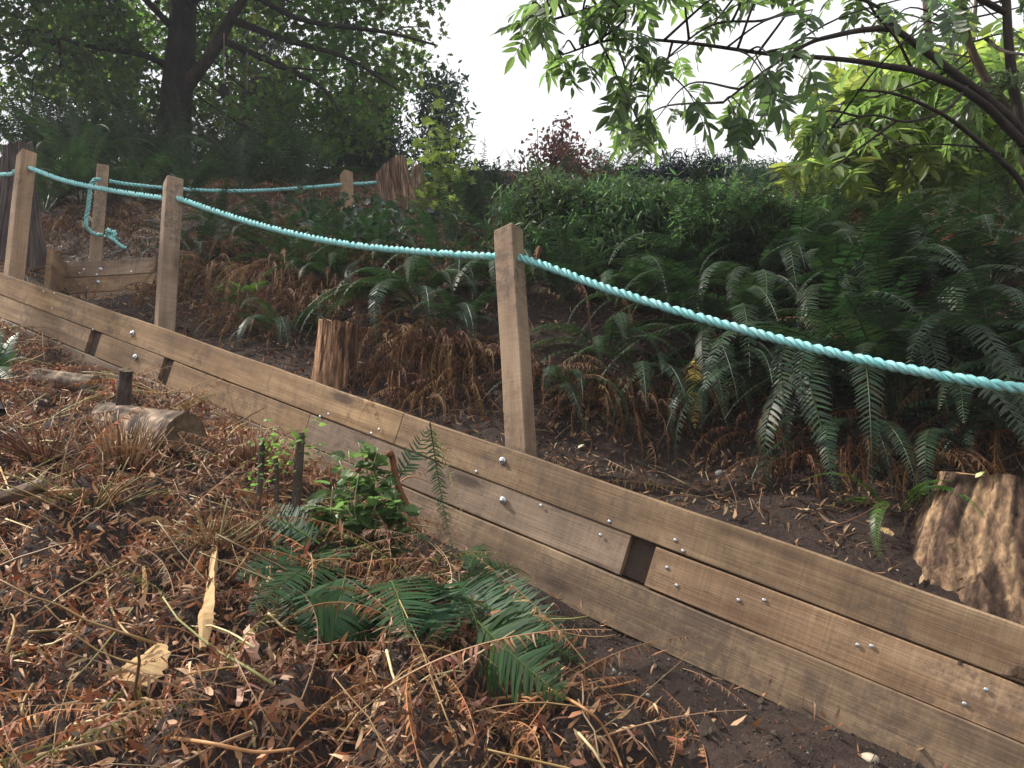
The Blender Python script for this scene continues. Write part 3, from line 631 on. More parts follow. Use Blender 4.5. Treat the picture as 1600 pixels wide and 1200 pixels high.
DEAD = [
 (680, 560, .42, 34, 'mound of dark brown dead fern fronds left of the nearest post'),
 (620, 600, .36, 24, 'brown dead fern between pale sawn stump and nearest post'),
 (720, 620, .34, 24, 'low brown dead fern at the left of nearest post foot'),
 (540, 400, .42, 26, 'orange dead fern hanging below the rope before the tall stump'),
 (400, 440, .45, 26, 'rusty purple dead fern right of the middle post'),
 (470, 490, .40, 20, 'brown dead fern hanging above and left of pale sawn stump'),
 (350, 500, .34, 20, 'dead fern at the foot of the middle near post'),
 (110, 365, .55, 26, 'dark dead fern between leftmost and knotted rope posts'),
 (200, 380, .50, 26, 'dark dead fern right of the knotted rope post'),
 (260, 470, .34, 18, 'tangle of dead fern beside the small upper wall'),
 (650, 410, .40, 20, 'orange brown dead fern under the tall old stump'),
 (920, 640, .34, 20, 'brown dead fern just right of nearest post foot'),
 (1180, 690, .32, 18, 'dead fern skirt below the hanging ferns at picture centre right'),
 (1330, 720, .34, 18, 'dead fern in shade below the right ferns, left of near stump'),
 (1560, 690, .40, 20, 'dead reddish fern right above the near broken stump'),
]
DEAD += [(600, 540, .40, 26, 'brown dead fern above and right of pale sawn stump'), (700, 560, .44, 30, 'dark brown dead fern at the left side of nearest post'), (430, 480, .40, 24, 'dead fern draped between middle post and pale sawn stump'),
 (500, 400, .36, 24, 'orange dead fern under the rope left of the tall stump'), (310, 460, .36, 20, 'dead fern right behind the middle post'), (60, 400, .5, 22, 'dark dead fern beside the leaning dead trunk'),
 (960, 620, .34, 22, 'brown dead fern two post widths right of nearest post'), (1060, 640, .34, 20, 'dead fern under the golden hanging frond'), (1450, 740, .30, 18, 'dead fern just left of near broken stump top'), (350, 400, .4, 22, 'purplish dead fern right of the middle post top'), (660, 640, .3, 20, 'low dead fern just behind the wall joint')]
DEAD += [(1462, 385, .16, 12, 'small bright orange dead fronds among dark ferns at upper right'), (912, 415, .13, 9, 'tiny orange dead frond tips right of nearest post top'), (1525, 400, .15, 10, 'small orange dead fronds by the right edge above the rope')]
DEAD += [(330, 430, .45, 26, 'rust brown dead fern between middle post and dead tangle'), (440, 440, .46, 28, 'hanging rust dead fronds beneath the rope, left of pale sawn stump'), (510, 460, .44, 26, 'dead fronds hanging straight above the pale sawn stump'),
 (580, 480, .42, 26, 'dead fronds hanging right above the pale sawn stump'), (640, 540, .42, 28, 'thick dead fern mound top, left of nearest post'), (740, 580, .40, 28, 'dead fern leaning on the left face of nearest post'), (590, 420, .40, 24, 'dead orange fern just under the rope below the tall stump'),
 (460, 375, .36, 20, 'orange dead fronds over the rope middle left'), (380, 520, .3, 18, 'dead fern over the board wall right of the middle post foot'), (860, 600, .38, 22, 'dead fern at the right face of nearest post'), (170, 345, .5, 22, 'dead fern above the small upper wall'), (240, 420, .34, 20, 'dead fern spilling over the right end of the small upper wall'),
 (1000, 660, .3, 18, 'dead fern on the bare bank between post foot and hanging ferns'), (1250, 740, .28, 16, 'dead fern low on the bank between post and near stump')]
for (px, py, L, nf, lb) in DEAD:
    clump('dead_fern', hit(px, py) + A([0, 0, .03]), L * 1.3, int(nf * 1.4), 'd', lb, 'dead fern', 'dead brown ferns on the bank', 'rust' if L < .2 else 'dead' if 'orange' in lb or 'rust' in lb else 'dead_dim')

gf = next(o_ for o_ in COL.objects if o_.get('label', '').startswith('fern with a hanging golden frond'))
def golden():
    b0, t0 = hit(1068, 560) - FWD * .22, hit(1074, 665) - FWD * .14; L = float(np.linalg.norm(t0 - b0)) * 1.03
    V, f3, f4, C = frond(L, .06, 26, PI / 2 - .2, .4, 1.0, stipe=.05, pw_=.17, droop=.1, jitter=.08, curl=.3, seed=300, cg=(.62, .40, .12), cr=(.4, .25, .1), fwd=.45).arr()
    V = V @ bases(norm(t0 - b0)[None], A([[-.2, -1., .3]]))[0].T; g2 = G(); g2.add(V + b0, f3, f4, C); o = g2.obj('frond', M['dead'], gf, loc=A(gf.location)); o.location = (0, 0, 0); o['label'] = 'golden yellow hanging frond'
golden()
# ------------------------------------------------------------------ litter
def leaf_t(L=1, W=.3, curl=.3):
    V = []; st = [0, .3, .7, 1.]; wf = [.1, 1, .7, 0]
    for a, b_ in zip(st, wf):
        z = -curl * a * a * L
        if b_ == 0: V.append((a * L, 0, z))
        else: V += [(a * L, -W / 2 * b_, z + .15 * W * b_), (a * L, W / 2 * b_, z + .15 * W * b_)]
    return A(V), A([[4, 6, 5]]), A([[0, 2, 3, 1], [2, 4, 5, 3]]), np.ones((len(V), 3))
def PG(px, py, d, lift=.02):
    h_ = hit(px, py); dd_ = (h_ - CAM) @ FWD; return P(px, py, dd_ - lift / .45) if (dd_ - lift / .45) < d or abs(dd_ - d) < .5 else P(px, py, d)
def rand_dirs(k, nn, lift=.3):
    r = rng.normal(size=(k, 3)); r = r - nn * np.sum(r * nn, -1, keepdims=True); r = norm(r); return norm(r + nn * rng.normal(0, lift, (k, 1)))
def region_pts(k, poly_f, box_, jig=0):
    """random ground points whose pixel falls in a region; sampled on the real ground around it"""
    s = rng.uniform(box_[0], box_[1], k); t = rng.uniform(box_[2], box_[3], k)
    x = W0[0] + WH[0] * s + WN[0] * t; y = W0[1] + WH[1] * s + WN[1] * t
    m_ = poly_f(s, t, x, y); x, y = x[m_], y[m_]; return np.stack([x, y, H(x, y)], -1)
def topix(p):
    q = p - CAM; d = q @ FWD; return 800 + F * (q @ RT) / d, 600 - F * (q @ UP) / d, d
def litter_mask(s, t, x, y):
    p = np.stack([x, y, H(x, y)], -1); px, py, d = topix(p)
    px = np.where(d > .2, px, -9999); py = np.where(d > .2, py, 9999)
    # the brush heap covers everything left of a line running down from the wall; right of it is bare soil
    edge = 640 + (py - 850) * 1.05 + 30 * np.sin(py * .05)
    inside = (px < edge + rng.normal(0, 22, len(px))) | (py > 1300) & (px < 1100)
    thin = rng.random(len(px)) < .035
    return (t < -.02) & (inside | thin)
FB = (-2.0, LW + 1.0, -4.2, -.03)
browns = A([(.31, .165, .105), (.22, .11, .075), (.40, .245, .165), (.16, .082, .065), (.52, .36, .25), (.12, .065, .05), (.29, .20, .115), (.21, .105, .09), (.60, .44, .32), (.34, .16, .10)])
def bc(k): return browns[rng.integers(len(browns), size=k)] * A([1.12, .93, .84]) * rng.uniform(.65, 1.25, (k, 1))
g = G()
p = region_pts(210000, litter_mask, FB); k = len(p)
tmpl = [leaf_t(1, .24, .5), leaf_t(1, .16, 1.0), leaf_t(1, .34, -.7), leaf_t(1, .07, .3)]
sel = rng.integers(4, size=k)
for q in range(4):
    pp = p[sel == q]; kk = len(pp); nn = norm(nrm(pp[:, 0], pp[:, 1]) + rng.normal(0, .55, (kk, 3)))
    Mx = bases(rand_dirs(kk, nn, .4), nn) * (rng.uniform(.012, .042, kk) * (1.5 if q == 3 else 1))[:, None, None]
    g.inst(tmpl[q], Mx, pp + A([0, 0, 1]) * rng.uniform(0, .055, (kk, 1)), bc(kk) * (1 + .45 * fb(pp[:, 0], pp[:, 1], 5))[:, None])
# whole dead fronds lying in the heap
for q in range(6):
    p = region_pts(800, litter_mask, (FB[0], FB[1], FB[2], -.14)); kk = len(p); p = p[fb(p[:, 0] + 5, p[:, 1], 4) > -.45]; kk = len(p); nn = nrm(p[:, 0], p[:, 1]); T = TF['f'][q].arr()
    # lay the frond down: its arching plane turned to hug the ground
    d = rand_dirs(kk, nn, .12); Mx = bases(d, nn + rng.normal(0, .22, (kk, 3))) * rng.uniform(.28, .58, kk)[:, None, None]
    tint = A([(1, 1, 1), (1.5, 1.6, 1.7), (.6, .5, .5), (1.5, 1.1, .9), (.9, 1.5, .8), (1.9, 2.0, 1.9)])[rng.choice(6, size=kk, p=[.3, .2, .2, .17, .06, .07])]
    g.inst(T, Mx, p + A([0, 0, 1]) * rng.uniform(.0, .08, (kk, 1)), rng.uniform(.7, 1.4, (kk, 1)) * tint)
for q in range(4):      # long drooping dead fronds heaped on top
    p = region_pts(300, litter_mask, (FB[0], FB[1], -2.8, -.2)); p = p[fb(p[:, 0] + 5, p[:, 1], 4) > -.25]; kk = len(p); nn = nrm(p[:, 0], p[:, 1])
    d = norm(rand_dirs(kk, nn, .1) + A([.1, -.35, 0])); Mx = bases(d, nn + rng.normal(0, .25, (kk, 3))) * rng.uniform(.30, .55, kk)[:, None, None]
    g.inst(TF['d'][q].arr(), Mx, p + nn * .02, rng.uniform(.7, 1.45, (kk, 1)) * A([[1.12, 1.0, .9]]))
o = g.obj('dead_fern_litter', M['dead']); tag(o, 'heap of brown curled dead fern leaves covering the lower left slope', 'dead leaves', kind='stuff')
# stalks
def stalk_mesh(g, p, d, L, r, bend, c, sides=4, seg=6):
    d = norm(d); q = norm(np.cross(d, rng.normal(size=3))); t = np.linspace(0, 1, seg)[:, None]
    path = p + d * L * t + q * (bend * L) * np.sin(t * PI) + (rng.normal(0, .008, (seg, 3)) * L)
    tube(g, path, np.linspace(r, r * .6, seg), sides, c)
sc_cols = A([(.34, .17, .095), (.26, .125, .075), (.42, .27, .16), (.20, .095, .06), (.48, .35, .22), (.25, .20, .09), (.17, .09, .06)])
g = G(); p = region_pts(8200, litter_mask, FB)
for a in p[:2900]:
    nn = nrm(a[:1], a[1:2])[0]; d = rand_dirs(1, nn[None], .12)[0]
    stalk_mesh(g, a + nn * rng.uniform(.01, .07), d, rng.uniform(.08, .42), rng.uniform(.0012, .0042), rng.uniform(-.12, .12), sc_cols[rng.integers(7)] * rng.uniform(.6, 1.2))
o = g.obj('fallen_stalks', M['stalk'], smooth=True); tag(o, 'criss-crossed thin orange brown stalks lying over the dead fern heap', 'dry stalks', kind='stuff')
# litter behind the wall
def back_mask(s, t, x, y): return rng.random(len(x)) < np.clip(.5 + t * 1.2, .3, 1)
g = G(); p = region_pts(100000, back_mask, (-2.5, LW + 1.2, .05, 7.0)); k = len(p); sel = rng.integers(4, size=k)
for q in range(4):
    pp = p[sel == q]; kk = len(pp); nn = norm(nrm(pp[:, 0], pp[:, 1]) + rng.normal(0, .5, (kk, 3)))
    g.inst(tmpl[q], bases(rand_dirs(kk, nn, .4), nn) * rng.uniform(.014, .045, kk)[:, None, None], pp + A([0, 0, 1]) * rng.uniform(0, .03, (kk, 1)), bc(kk) * .62)
for q in range(6):
    pp = region_pts(130, back_mask, (-1.6, LW + 1.2, .2, 3.2)); kk = len(pp); nn = nrm(pp[:, 0], pp[:, 1])
    g.inst(TF['f'][q].arr(), bases(rand_dirs(kk, nn, .1), nn + rng.normal(0, .4, (kk, 3))) * rng.uniform(.3, .6, kk)[:, None, None], pp + A([0, 0, .01]), rng.uniform(.5, 1.1, (kk, 1)) * A([[1, .95, .95]]))
o = g.obj('bank_litter', M['dead']); tag(o, 'brown fern litter scattered on the dark bank behind the board wall', 'leaf litter', kind='stuff')
g = G(); p = region_pts(3000, back_mask, (-.5, LW + 1.2, .08, 2.2))
for a in p[:1700]:
    nn = nrm(a[:1], a[1:2])[0]; d = rand_dirs(1, nn[None], .25)[0]
    stalk_mesh(g, a + nn * .01, d, rng.uniform(.05, .25), rng.uniform(.001, .0026), rng.uniform(-.12, .12), sc_cols[rng.integers(7)] * rng.uniform(.45, .9))
o = g.obj('bank_stalks', M['stalk'], smooth=True); tag(o, 'thin dry stalks strewn over the bank behind the board wall', 'dry stalks', kind='stuff')
# soil crumbs and pebbles
def pebble_t():
    ico = []; import bmesh
    bm = bmesh.new(); bmesh.ops.create_icosphere(bm, subdivisions=1, radius=1); V = A([v.co[:] for v in bm.verts]); f3 = A([[v.index for v in f.verts] for f in bm.faces]); bm.free()
    return V, f3
PV, PF = pebble_t()
def soil_mask(s, t, x, y): return (t < -.0) | (rng.random(len(x)) < .35)
g = G(); p = region_pts(26000, soil_mask, (1.8, LW + 1.0, -2.2, .7)); kk = len(p)
Tm = (PV * A([1, .8, .6]) * (1 + .18 * rng.normal(size=(len(PV), 1))), PF, np.zeros((0, 4), int), np.ones((len(PV), 3)))
sz = rng.gamma(1.5, .0024, kk) + .0012; cc = A([(.05, .034, .028)]) * rng.uniform(.5, 1.6, (kk, 1)); lt = rng.random(kk) < .05; cc[lt] = A([.3, .27, .25]) * rng.uniform(.5, 1, (lt.sum(), 1))
Q = rng.normal(size=(kk, 3)); g.inst(Tm, bases(Q, rng.normal(size=(kk, 3))) * sz[:, None, None], p, cc)
o = g.obj('soil_crumbs', M['dead']); tag(o, 'dark soil crumbs and grit at the foot of the board wall', 'soil', kind='stuff')
import bmesh
def rock(px, py, r, label, c=(1, 1, 1), sq=(1, .8, .6)):
    bm = bmesh.new(); bmesh.ops.create_icosphere(bm, subdivisions=3, radius=1); V = A([v.co[:] for v in bm.verts]); f3 = A([[v.index for v in f.verts] for f in bm.faces]); bm.free()
    V = V * (1 + .16 * fb(V[:, 0] * 1.4 + px, V[:, 1] * 1.4 + V[:, 2])[:, None]) * A(sq) * r; a = rng.uniform(0, 6); R_ = A([[math.cos(a), -math.sin(a), 0], [math.sin(a), math.cos(a), 0], [0, 0, 1]]); V = V @ R_.T
    p_ = hit(px, py); g = G(); g.add(V, f3, None, c); o = g.obj('stone', M['stone'], smooth=True); o.location = tuple(p_ + A([0, 0, r * .25])); tag(o, label, 'stone', 'stones lying on the soil')
rock(1176, 1079, .022, 'pale rounded stone lying on soil below the middle of the right boards', (1.3, 1.25, 1.2))
rock(1358, 1190, .026, 'cream stone at the bottom picture edge under the right boards', (1.7, 1.5, 1.2))
rock(952, 980, .022, 'grey stone beside the fresh fern tips near the wall foot', (.9, .95, 1.05))
rock(790, 893, .016, 'small grey stone at the wall foot above the fresh ferns', (.8, .85, .9))
rock(1294, 1140, .011, 'tiny dark stone on soil between the two pale stones', (.7, .7, .7))
rock(150, 828, .028, 'blue-grey stone half buried in the brown heap at left', (.6, .65, .75))
rock(1125, 742, .022, 'grey stone on the bank right of the nearest post foot', (.8, .8, .85))
rock(330, 676, .03, 'dark stone beside the sawn log end against the wall', (.6, .62, .65))

# ------------------------------------------------------------------ stumps, logs, snags
def stump(name, base, top, r0, r1, m_, label, cat, group=None, sides=140, rings=26, flute=.12, jag=.02, capm=None, flat=0.0, flare=1.0, capc=None, parent=None, cols=None, seed=1, el=1.0):
    base = A(base); top = A(top); ax = top - base; h = np.linalg.norm(ax); axn = ax / h
    x0 = norm(np.cross(axn, [0, 1., .01])); y0 = np.cross(axn, x0); g = G(); r = np.random.default_rng(seed)
    a = np.arange(sides) / sides * 2 * PI; u = np.linspace(0, 1, rings); 
    A2, U2 = np.meshgrid(a, u); sx_, cx_ = np.sin(A2), np.cos(A2)
    fl = fb(cx_ * 2.2 + seed, sx_ * 2.2 + U2 * .8) * flute + fb(cx_ * 7 + seed * 3, sx_ * 7 + U2 * 1.3) * flute * .45
    R = (r1 + (r0 - r1) * (1 - U2) ** (1.6 * flare)) * (1 + fl)
    Hh = U2 * h + (U2 ** 4) * (fb(cx_ * 3 + seed * 2, sx_ * 3) * jag + flat * cx_)
    V = base + axn * Hh[..., None] + (R * cx_)[..., None] * x0 + (R * sx_ * el)[..., None] * y0
    i = np.arange(rings - 1)[:, None] * sides; j = np.arange(sides)[None]; j2 = (j + 1) % sides
    f4 = np.stack([i + j, i + j2, i + sides + j2, i + sides + j], -1).reshape(-1, 4)
    cc = np.ones((rings * sides, 3))
    if cols is not None:
        c0, c1, th = cols; mk_ = (fb(cx_ * 2.6 + seed, sx_ * 2.6 + U2 * 2.0) + .5 * fb(cx_ * 9, sx_ * 9 + U2 * 5) > th).ravel(); cc = np.where(mk_[:, None], A(c0), A(c1))
    wob = A2 + .10 * np.sin(U2 * 3 + seed) + .05 * np.sin(U2 * 9 + A2 * 3)
    st_ = np.sin(wob * 23 + seed) * .5 + np.sin(wob * 41 + 2 * np.sin(U2 * 2.2)) * .6 + np.sin(wob * 67 + 1.5 * np.sin(U2 * 4)) * .5 + r.normal(0, .25, A2.shape)
    cc = cc * np.clip(1 + .45 * st_, .15, 1.8).reshape(-1, 1)
    V = V + (R * .012 * st_ * (1 if r0 > .05 else .3))[..., None] * (cx_[..., None] * x0 + sx_[..., None] * y0)
    g.add(V.reshape(-1, 3), None, f4, cc)
    root = empty(name, base, label, cat, group); o = g.obj('side', m_, root, True, loc=base); o.location = (0, 0, 0)
    g = G(); rim = V[-1]; rows = [rim]; ctr = rim.mean(0)
    for k_ in (.8, .5, .25): rows.append(ctr + (rim - ctr) * k_ + axn * (fb(rim[:, 0] * 30 * k_ + 5, rim[:, 1] * 30) * jag * .35)[:, None])
    VV = np.concatenate(rows + [ctr[None]]); i = np.arange(3)[:, None] * sides
    f4 = np.stack([i + j, i + j2, i + sides + j2, i + sides + j], -1).reshape(-1, 4); f3 = np.stack([3 * sides + np.arange(sides), 3 * sides + (np.arange(sides) + 1) % sides, np.full(sides, 4 * sides)], -1)
    g.add(VV, f3, f4, capc or (1, 1, 1)); o = g.obj('cut_top', capm or m_, root, True, loc=base); o.location = (0, 0, 0); return root
SG = 'cut and broken stumps'
# near broken stump at right
sb = P(1575, 1010, 2.42); stt = P(1592, 750, 2.46)
stump('tree_stump', sb, stt, .50, .225, M['torn'], 'wide broken stump with torn tan and dark wood at the lower right', 'stump', SG, flute=.075, jag=.012, flare=.75, cols=((.95, .82, .70), (.34, .28, .27), .22), seed=4, capm=M['freshwood'], sides=260, rings=60)
# pale sawn stump in the middle
stump('tree_stump', P(520, 640, 3.75), P(530, 505, 3.78), .115, .092, M['stumpred'], 'pale brown sawn stump just behind the board wall, left of centre', 'stump', SG, flute=.09, jag=.008, seed=6, capm=M['freshwood'], flat=.01, cols=((1.35, 1.15, .95), (.35, .28, .26), -.25))
# tall old stump
stump('tree_stump', P(642, 400, 6.5), P(611, 262, 6.6), .225, .138, M['stumpred'], 'tall leaning reddish stump with split top beside the far rope', 'stump', SG, flute=.09, jag=.012, seed=9, cols=((1.0, .92, .86), (.5, .44, .44), -.1), flat=-.05)
stump('old_post', P(662, 360, 7.2), P(651, 262, 7.3), .068, .056, M['stumpred'], 'slim grey split old post right of the tall leaning stump', 'post', None, flute=.16, jag=.03, seed=12, sides=20)
stump('tree_snag', P(28, 445, 6.3), P(28, 232, 6.3), .24, .10, M['greywood'], 'dark grey leaning dead trunk behind the leftmost post', 'dead trunk', None, flute=.12, jag=.05, seed=15, flat=-.04)
def log(base, end, r, label, m_=None, cap=None, name='log', r2=None, seed=2, cat='log', el=1.0):
    root = stump(name, base, end, r, r2 or r, m_ or M['logbark'], label, cat, 'cut logs and branches in the brush', sides=32, rings=14, flute=.07, jag=.004, capm=cap or M['cutface'], seed=seed, el=el)
    for c in root.children:
        if c.name.startswith('cut_top'): c.name = 'cut_end'
        if c.name.startswith('side'): c.name = 'bark'
    return root
log(P(165, 655, 3.6), P(290, 676, 3.05), .078, 'thick short log with sawn end facing right against the board wall')
log(P(192, 640, 3.5), P(197, 578, 3.45), .032, 'short upright dark wood stub before the left part of wall', M['greywood'], seed=5, r2=.028)
log(P(60, 590, 4.1), P(150, 604, 3.9), .05, 'old mossy bark log lying at far left against the wall foot', M['logbark'], seed=8)
log(P(960, 1150, 1.78), P(1068, 1168, 1.74), .018, 'reddish peeled branch piece at the bottom right edge of the brush', bark('red_branch', [(.3, (.16, .06, .04)), (.5, (.36, .15, .09)), (.75, (.5, .26, .16))], (9, 30, 30), .002), seed=9, name='cut_branch', cat='branch')
log(P(270, 1140, 1.62), P(378, 1098, 1.6), .02, 'black charred bark piece lying near the bottom left', M['bark_dark'], M['bark_dark'], seed=10, name='bark_piece', cat='bark', r2=.026, el=.5)
log(P(0, 645, 2.9), P(-60, 500, 3.2), .02, 'thin dark branch at the left picture edge', M['greywood'], seed=13, name='cut_branch', cat='branch')
log(P(0, 780, 2.5), P(75, 755, 2.45), .022, 'weathered branch piece in the brush at the left edge', M['logbark'], seed=14, name='cut_branch', cat='branch')
# split wood pieces
def splinter(pts, wpx, thick, m_, label, name='wood_chip', seed=0):
    r = np.random.default_rng(seed); path = catmull([PG(*q, .035) for q in pts], 7); k = len(path); wd = np.interp(np.linspace(0, 1, k), np.linspace(0, 1, len(wpx)), wpx) * pts[0][2] / F * .5
    wd = wd * (1 + .07 * r.normal(size=k)); T = norm(np.gradient(path, axis=0)); lat = norm(np.cross(T, FWD)); nn = np.cross(lat, T); g = G()
    th = thick * (1 + .12 * r.normal(size=k)); V = np.stack([path - lat * wd[:, None], path - nn * th[:, None] * .6 - lat * (wd * .2)[:, None], path + lat * (wd * r.uniform(.75, 1.1, k))[:, None], path + nn * th[:, None]], 1)
    i = np.arange(k - 1)[:, None] * 4; j = np.arange(4)[None]; j2 = (j + 1) % 4
    g.add(V.reshape(-1, 3), None, np.vstack([np.stack([i + j, i + j2, i + 4 + j2, i + 4 + j], -1).reshape(-1, 4), [[0, 3, 2, 1]], [[4 * k - 4, 4 * k - 3, 4 * k - 2, 4 * k - 1]]]))
    c = path.mean(0); o = g.obj(name, m_, loc=c); tag(o, label, 'wood chip', 'split wood pieces in the brush')
splinter([(335, 838, 2.4), (333, 880, 2.3), (325, 940, 2.15), (318, 1012, 2.02)], [20, 26, 30, 24, 10], .012, M['freshwood'], 'long upright pale yellow split stake in the brown heap', seed=1)
splinter([(250, 1008, 1.86), (232, 1035, 1.82), (208, 1068, 1.78)], [22, 52, 58, 44], .012, M['freshwood'], 'broad pale wedge-shaped wood chip lower left', seed=2)
splinter([(385, 985, 1.95), (388, 1015, 1.9), (378, 1050, 1.86), (372, 1100, 1.82)], [20, 40, 30, 24, 6], .01, M['pinkwood'], 'pinkish frayed wood splinter pointing down near the bottom', seed=3)
splinter([(218, 815, 2.5), (245, 812, 2.5), (268, 820, 2.5)], [6, 14, 8], .006, M['freshwood'], 'small orange pale chip lying across the upper heap', seed=4)
splinter([(224, 885, 2.2), (226, 905, 2.2), (226, 926, 2.2)], [6, 9, 8], .004, M['freshwood'], 'thin upright pale sliver left of the long stake', seed=5)
splinter([(592, 868, 2.42), (606, 868, 2.42), (624, 874, 2.42)], [8, 14, 6], .006, M['freshwood'], 'orange wood chip on the dark root mass by the nettles', seed=6)
splinter([(1376, 826, 2.6), (1385, 829, 2.6), (1396, 836, 2.6)], [5, 9, 5], .003, M['freshwood'], 'small cream chip on the bank left of near broken stump', seed=7)

# individually visible stalks in the foreground
def dry_stalk(pts, r, label, c=(.42, .18, .09)):
    g = G(); path = catmull([PG(*q, .04 if r > .0025 else 0) for q in pts], 6); tube(g, path, np.linspace(r, r * .65, len(path)), 7, c); cpt = path[0]
    o = g.obj('dry_stalk', M['stalk'], smooth=True, loc=cpt); tag(o, label, 'dry stalk', 'long dry stalks on the brush')
dry_stalk([(768, 1093, 1.72), (860, 1082, 1.74), (945, 1074, 1.76), (1000, 1062, 1.8)], .0042, 'straight orange stalk lying level at the right end of heap')
dry_stalk([(802, 1038, 1.85), (850, 1072, 1.76), (910, 1105, 1.68), (945, 1140, 1.62), (972, 1200, 1.55), (985, 1260, 1.5)], .0034, 'curved tan stalk bending down to the bottom right of the heap')
dry_stalk([(768, 1055, 1.8), (800, 1095, 1.72), (845, 1135, 1.65)], .0038, 'short dark red stalk crossing the straight orange stalk', (.24, .07, .05))
dry_stalk([(597, 852, 2.35), (570, 905, 2.2), (535, 965, 2.1)], .0052, 'dark red-brown stem slanting through the fresh green ferns', (.16, .06, .035))
dry_stalk([(413, 818, 2.45), (385, 870, 2.35), (352, 910, 2.3)], .004, 'pale orange stalk slanting right of the long split stake', (.5, .24, .14))
dry_stalk([(225, 1148, 1.62), (320, 1160, 1.6), (400, 1175, 1.57), (460, 1170, 1.55)], .004, 'orange stalk lying level near the bottom left', (.45, .2, .1))
dry_stalk([(60, 1180, 1.58), (130, 1165, 1.6), (205, 1150, 1.62)], .0036, 'grey-brown stalk lying level at the bottom left corner', (.3, .18, .11))
dry_stalk([(165, 898, 2.2), (172, 945, 2.1), (200, 990, 2.0), (245, 1005, 1.95)], .0032, 'curving stalk sweeping down to the broad wood chip', (.36, .22, .12))
dry_stalk([(155, 1000, 1.9), (180, 1050, 1.82), (203, 1096, 1.75)], .0032, 'brown stalk crossing left of the broad wood chip', (.34, .19, .12))
dry_stalk([(62, 1140, 1.62), (80, 1110, 1.66), (110, 1098, 1.7), (140, 1100, 1.72)], .003, 'arched pale stalk at the lower left', (.38, .26, .16))
dry_stalk([(0, 730, 2.7), (12, 760, 2.65), (25, 800, 2.5)], .0036, 'bright orange stalk hanging at the left picture edge', (.55, .27, .15))
dry_stalk([(1188, 1052, 2.33), (1186, 1025, 2.31), (1204, 992, 2.3)], .0022, 'thin bent stalk standing against the lower board at right', (.4, .27, .19))
dry_stalk([(980, 880, 2.9), (1160, 790, 2.9), (1240, 835, 2.72)], .002, 'long thin root lying on the bank behind the wall', (.2, .13, .1)) if False else None
dry_stalk([(610, 765, 2.6), (640, 745, 2.6), (668, 752, 2.6)], .003, 'short orange stalk leaning on the wall by the hanging frond', (.5, .25, .12))

# cut fern crowns (tufts of stubs)
def tuft(px, py, d, n_, L, label, r=.0032, up_=.9, spread=1.0, cols=None):
    base = hit(px, py) if d is None else P(px, py, d); g = G(); cols = A([(.26, .11, .065), (.34, .16, .09), (.18, .075, .05), (.40, .22, .13)]) if cols is None else A(cols)
    for i in range(n_):
        a = rng.uniform(0, 2 * PI); q = rng.random() ** .7 * spread; dr = A([math.cos(a) * q, math.sin(a) * q, up_])
        b_ = base + A([math.cos(a), math.sin(a), 0]) * rng.uniform(0, .09)
        stalk_mesh(g, b_ - norm(dr) * .02, dr, L * rng.uniform(.45, 1.1), r * rng.uniform(.7, 1.2), rng.uniform(-.08, .08), cols[rng.integers(len(cols))] * rng.uniform(.55, 1.05), 5, 5)
    o = g.obj('cut_fern', M['stalk'], smooth=True, loc=base); tag(o, label, 'cut fern', 'cut fern crowns in the brush'); return o
tuft(195, 728, None, 150, .20, 'spiky cut fern crown of red-brown stubs before the sawn log', spread=.75)
tuft(395, 735, None, 200, .19, 'cut fern crown of orange stubs beside the dark cut stems', spread=.9)
tuft(150, 790, None, 60, .26, 'spray of yellow-green stripped stalks left of centre heap', spread=1.6, up_=.4, cols=[(.26, .24, .09), (.34, .28, .12), (.3, .17, .08)])
tuft(70, 720, None, 120, .28, 'droopy brown cut fern crown at the left edge', spread=1.8, up_=.35)
tuft(330, 850, None, 34, .17, 'small fan of pale yellow stalks above the long stake', spread=1.3, up_=.5, cols=[(.42, .36, .2), (.36, .26, .13)])
tuft(760, 660, None, 0, .1, 'x') if False else None

# dark cut stems with sprouts
def sprout_leaves(g, p, k, s, c, spread=.05):
    pp = p + rng.normal(0, spread, (k, 3)); d = rng.normal(size=(k, 3)); d[:, 2] = np.abs(d[:, 2]) * .5
    g.inst(leaf_t(1, .55, .3), bases(d, A([0, 0, 1.]) + rng.normal(0, .5, (k, 3))) * rng.uniform(.6, 1.2, k)[:, None, None] * s, pp, rng.uniform(.6, 1.5, (k, 1)) * A([c]))
for i, (b_, t_, r_, lb, nl) in enumerate([((458, 800, 2.6), (470, 676, 2.62), .017, 'thickest dark cut stem with green sprouts near its top', 50), ((430, 800, 2.6), (431, 716, 2.62), .009, 'middle thin cut stem between two sprouting stems', 0), ((400, 800, 2.62), (410, 690, 2.64), .012, 'left cut stem with bright sprouts right of the stub crown', 70)]):
    b0, t0 = P(*b_), P(*t_); root = empty('shrub_stub', b0, lb, 'stem', 'cut shrub stems'); g = G(); tube(g, catmull([b0 - A([0, 0, .1]), (b0 + t0) / 2 + A([.004, 0, 0]), t0], 6), np.linspace(r_, r_ * .85, 13), 10, rough=.06)
    o = g.obj('stem', M['bark_grey'], root, True, loc=b0); o.location = (0, 0, 0)
    if nl:
        g = G(); sprout_leaves(g, t0 - A([0, 0, .04]) + (RT * (.035 if i == 2 else .01)), nl, .028, (1.2, 1.2, .8), .035); o = g.obj('sprout', M['nettle'], root, loc=b0); o.location = (0, 0, 0); g = G(); sprout_leaves(g, t0 - A([0, 0, .13]) - RT * .02, nl // 4, .02, (1.1, 1.2, .8), .02)
        o = g.obj('sprout', M['nettle'], root, loc=b0); o.location = (0, 0, 0)

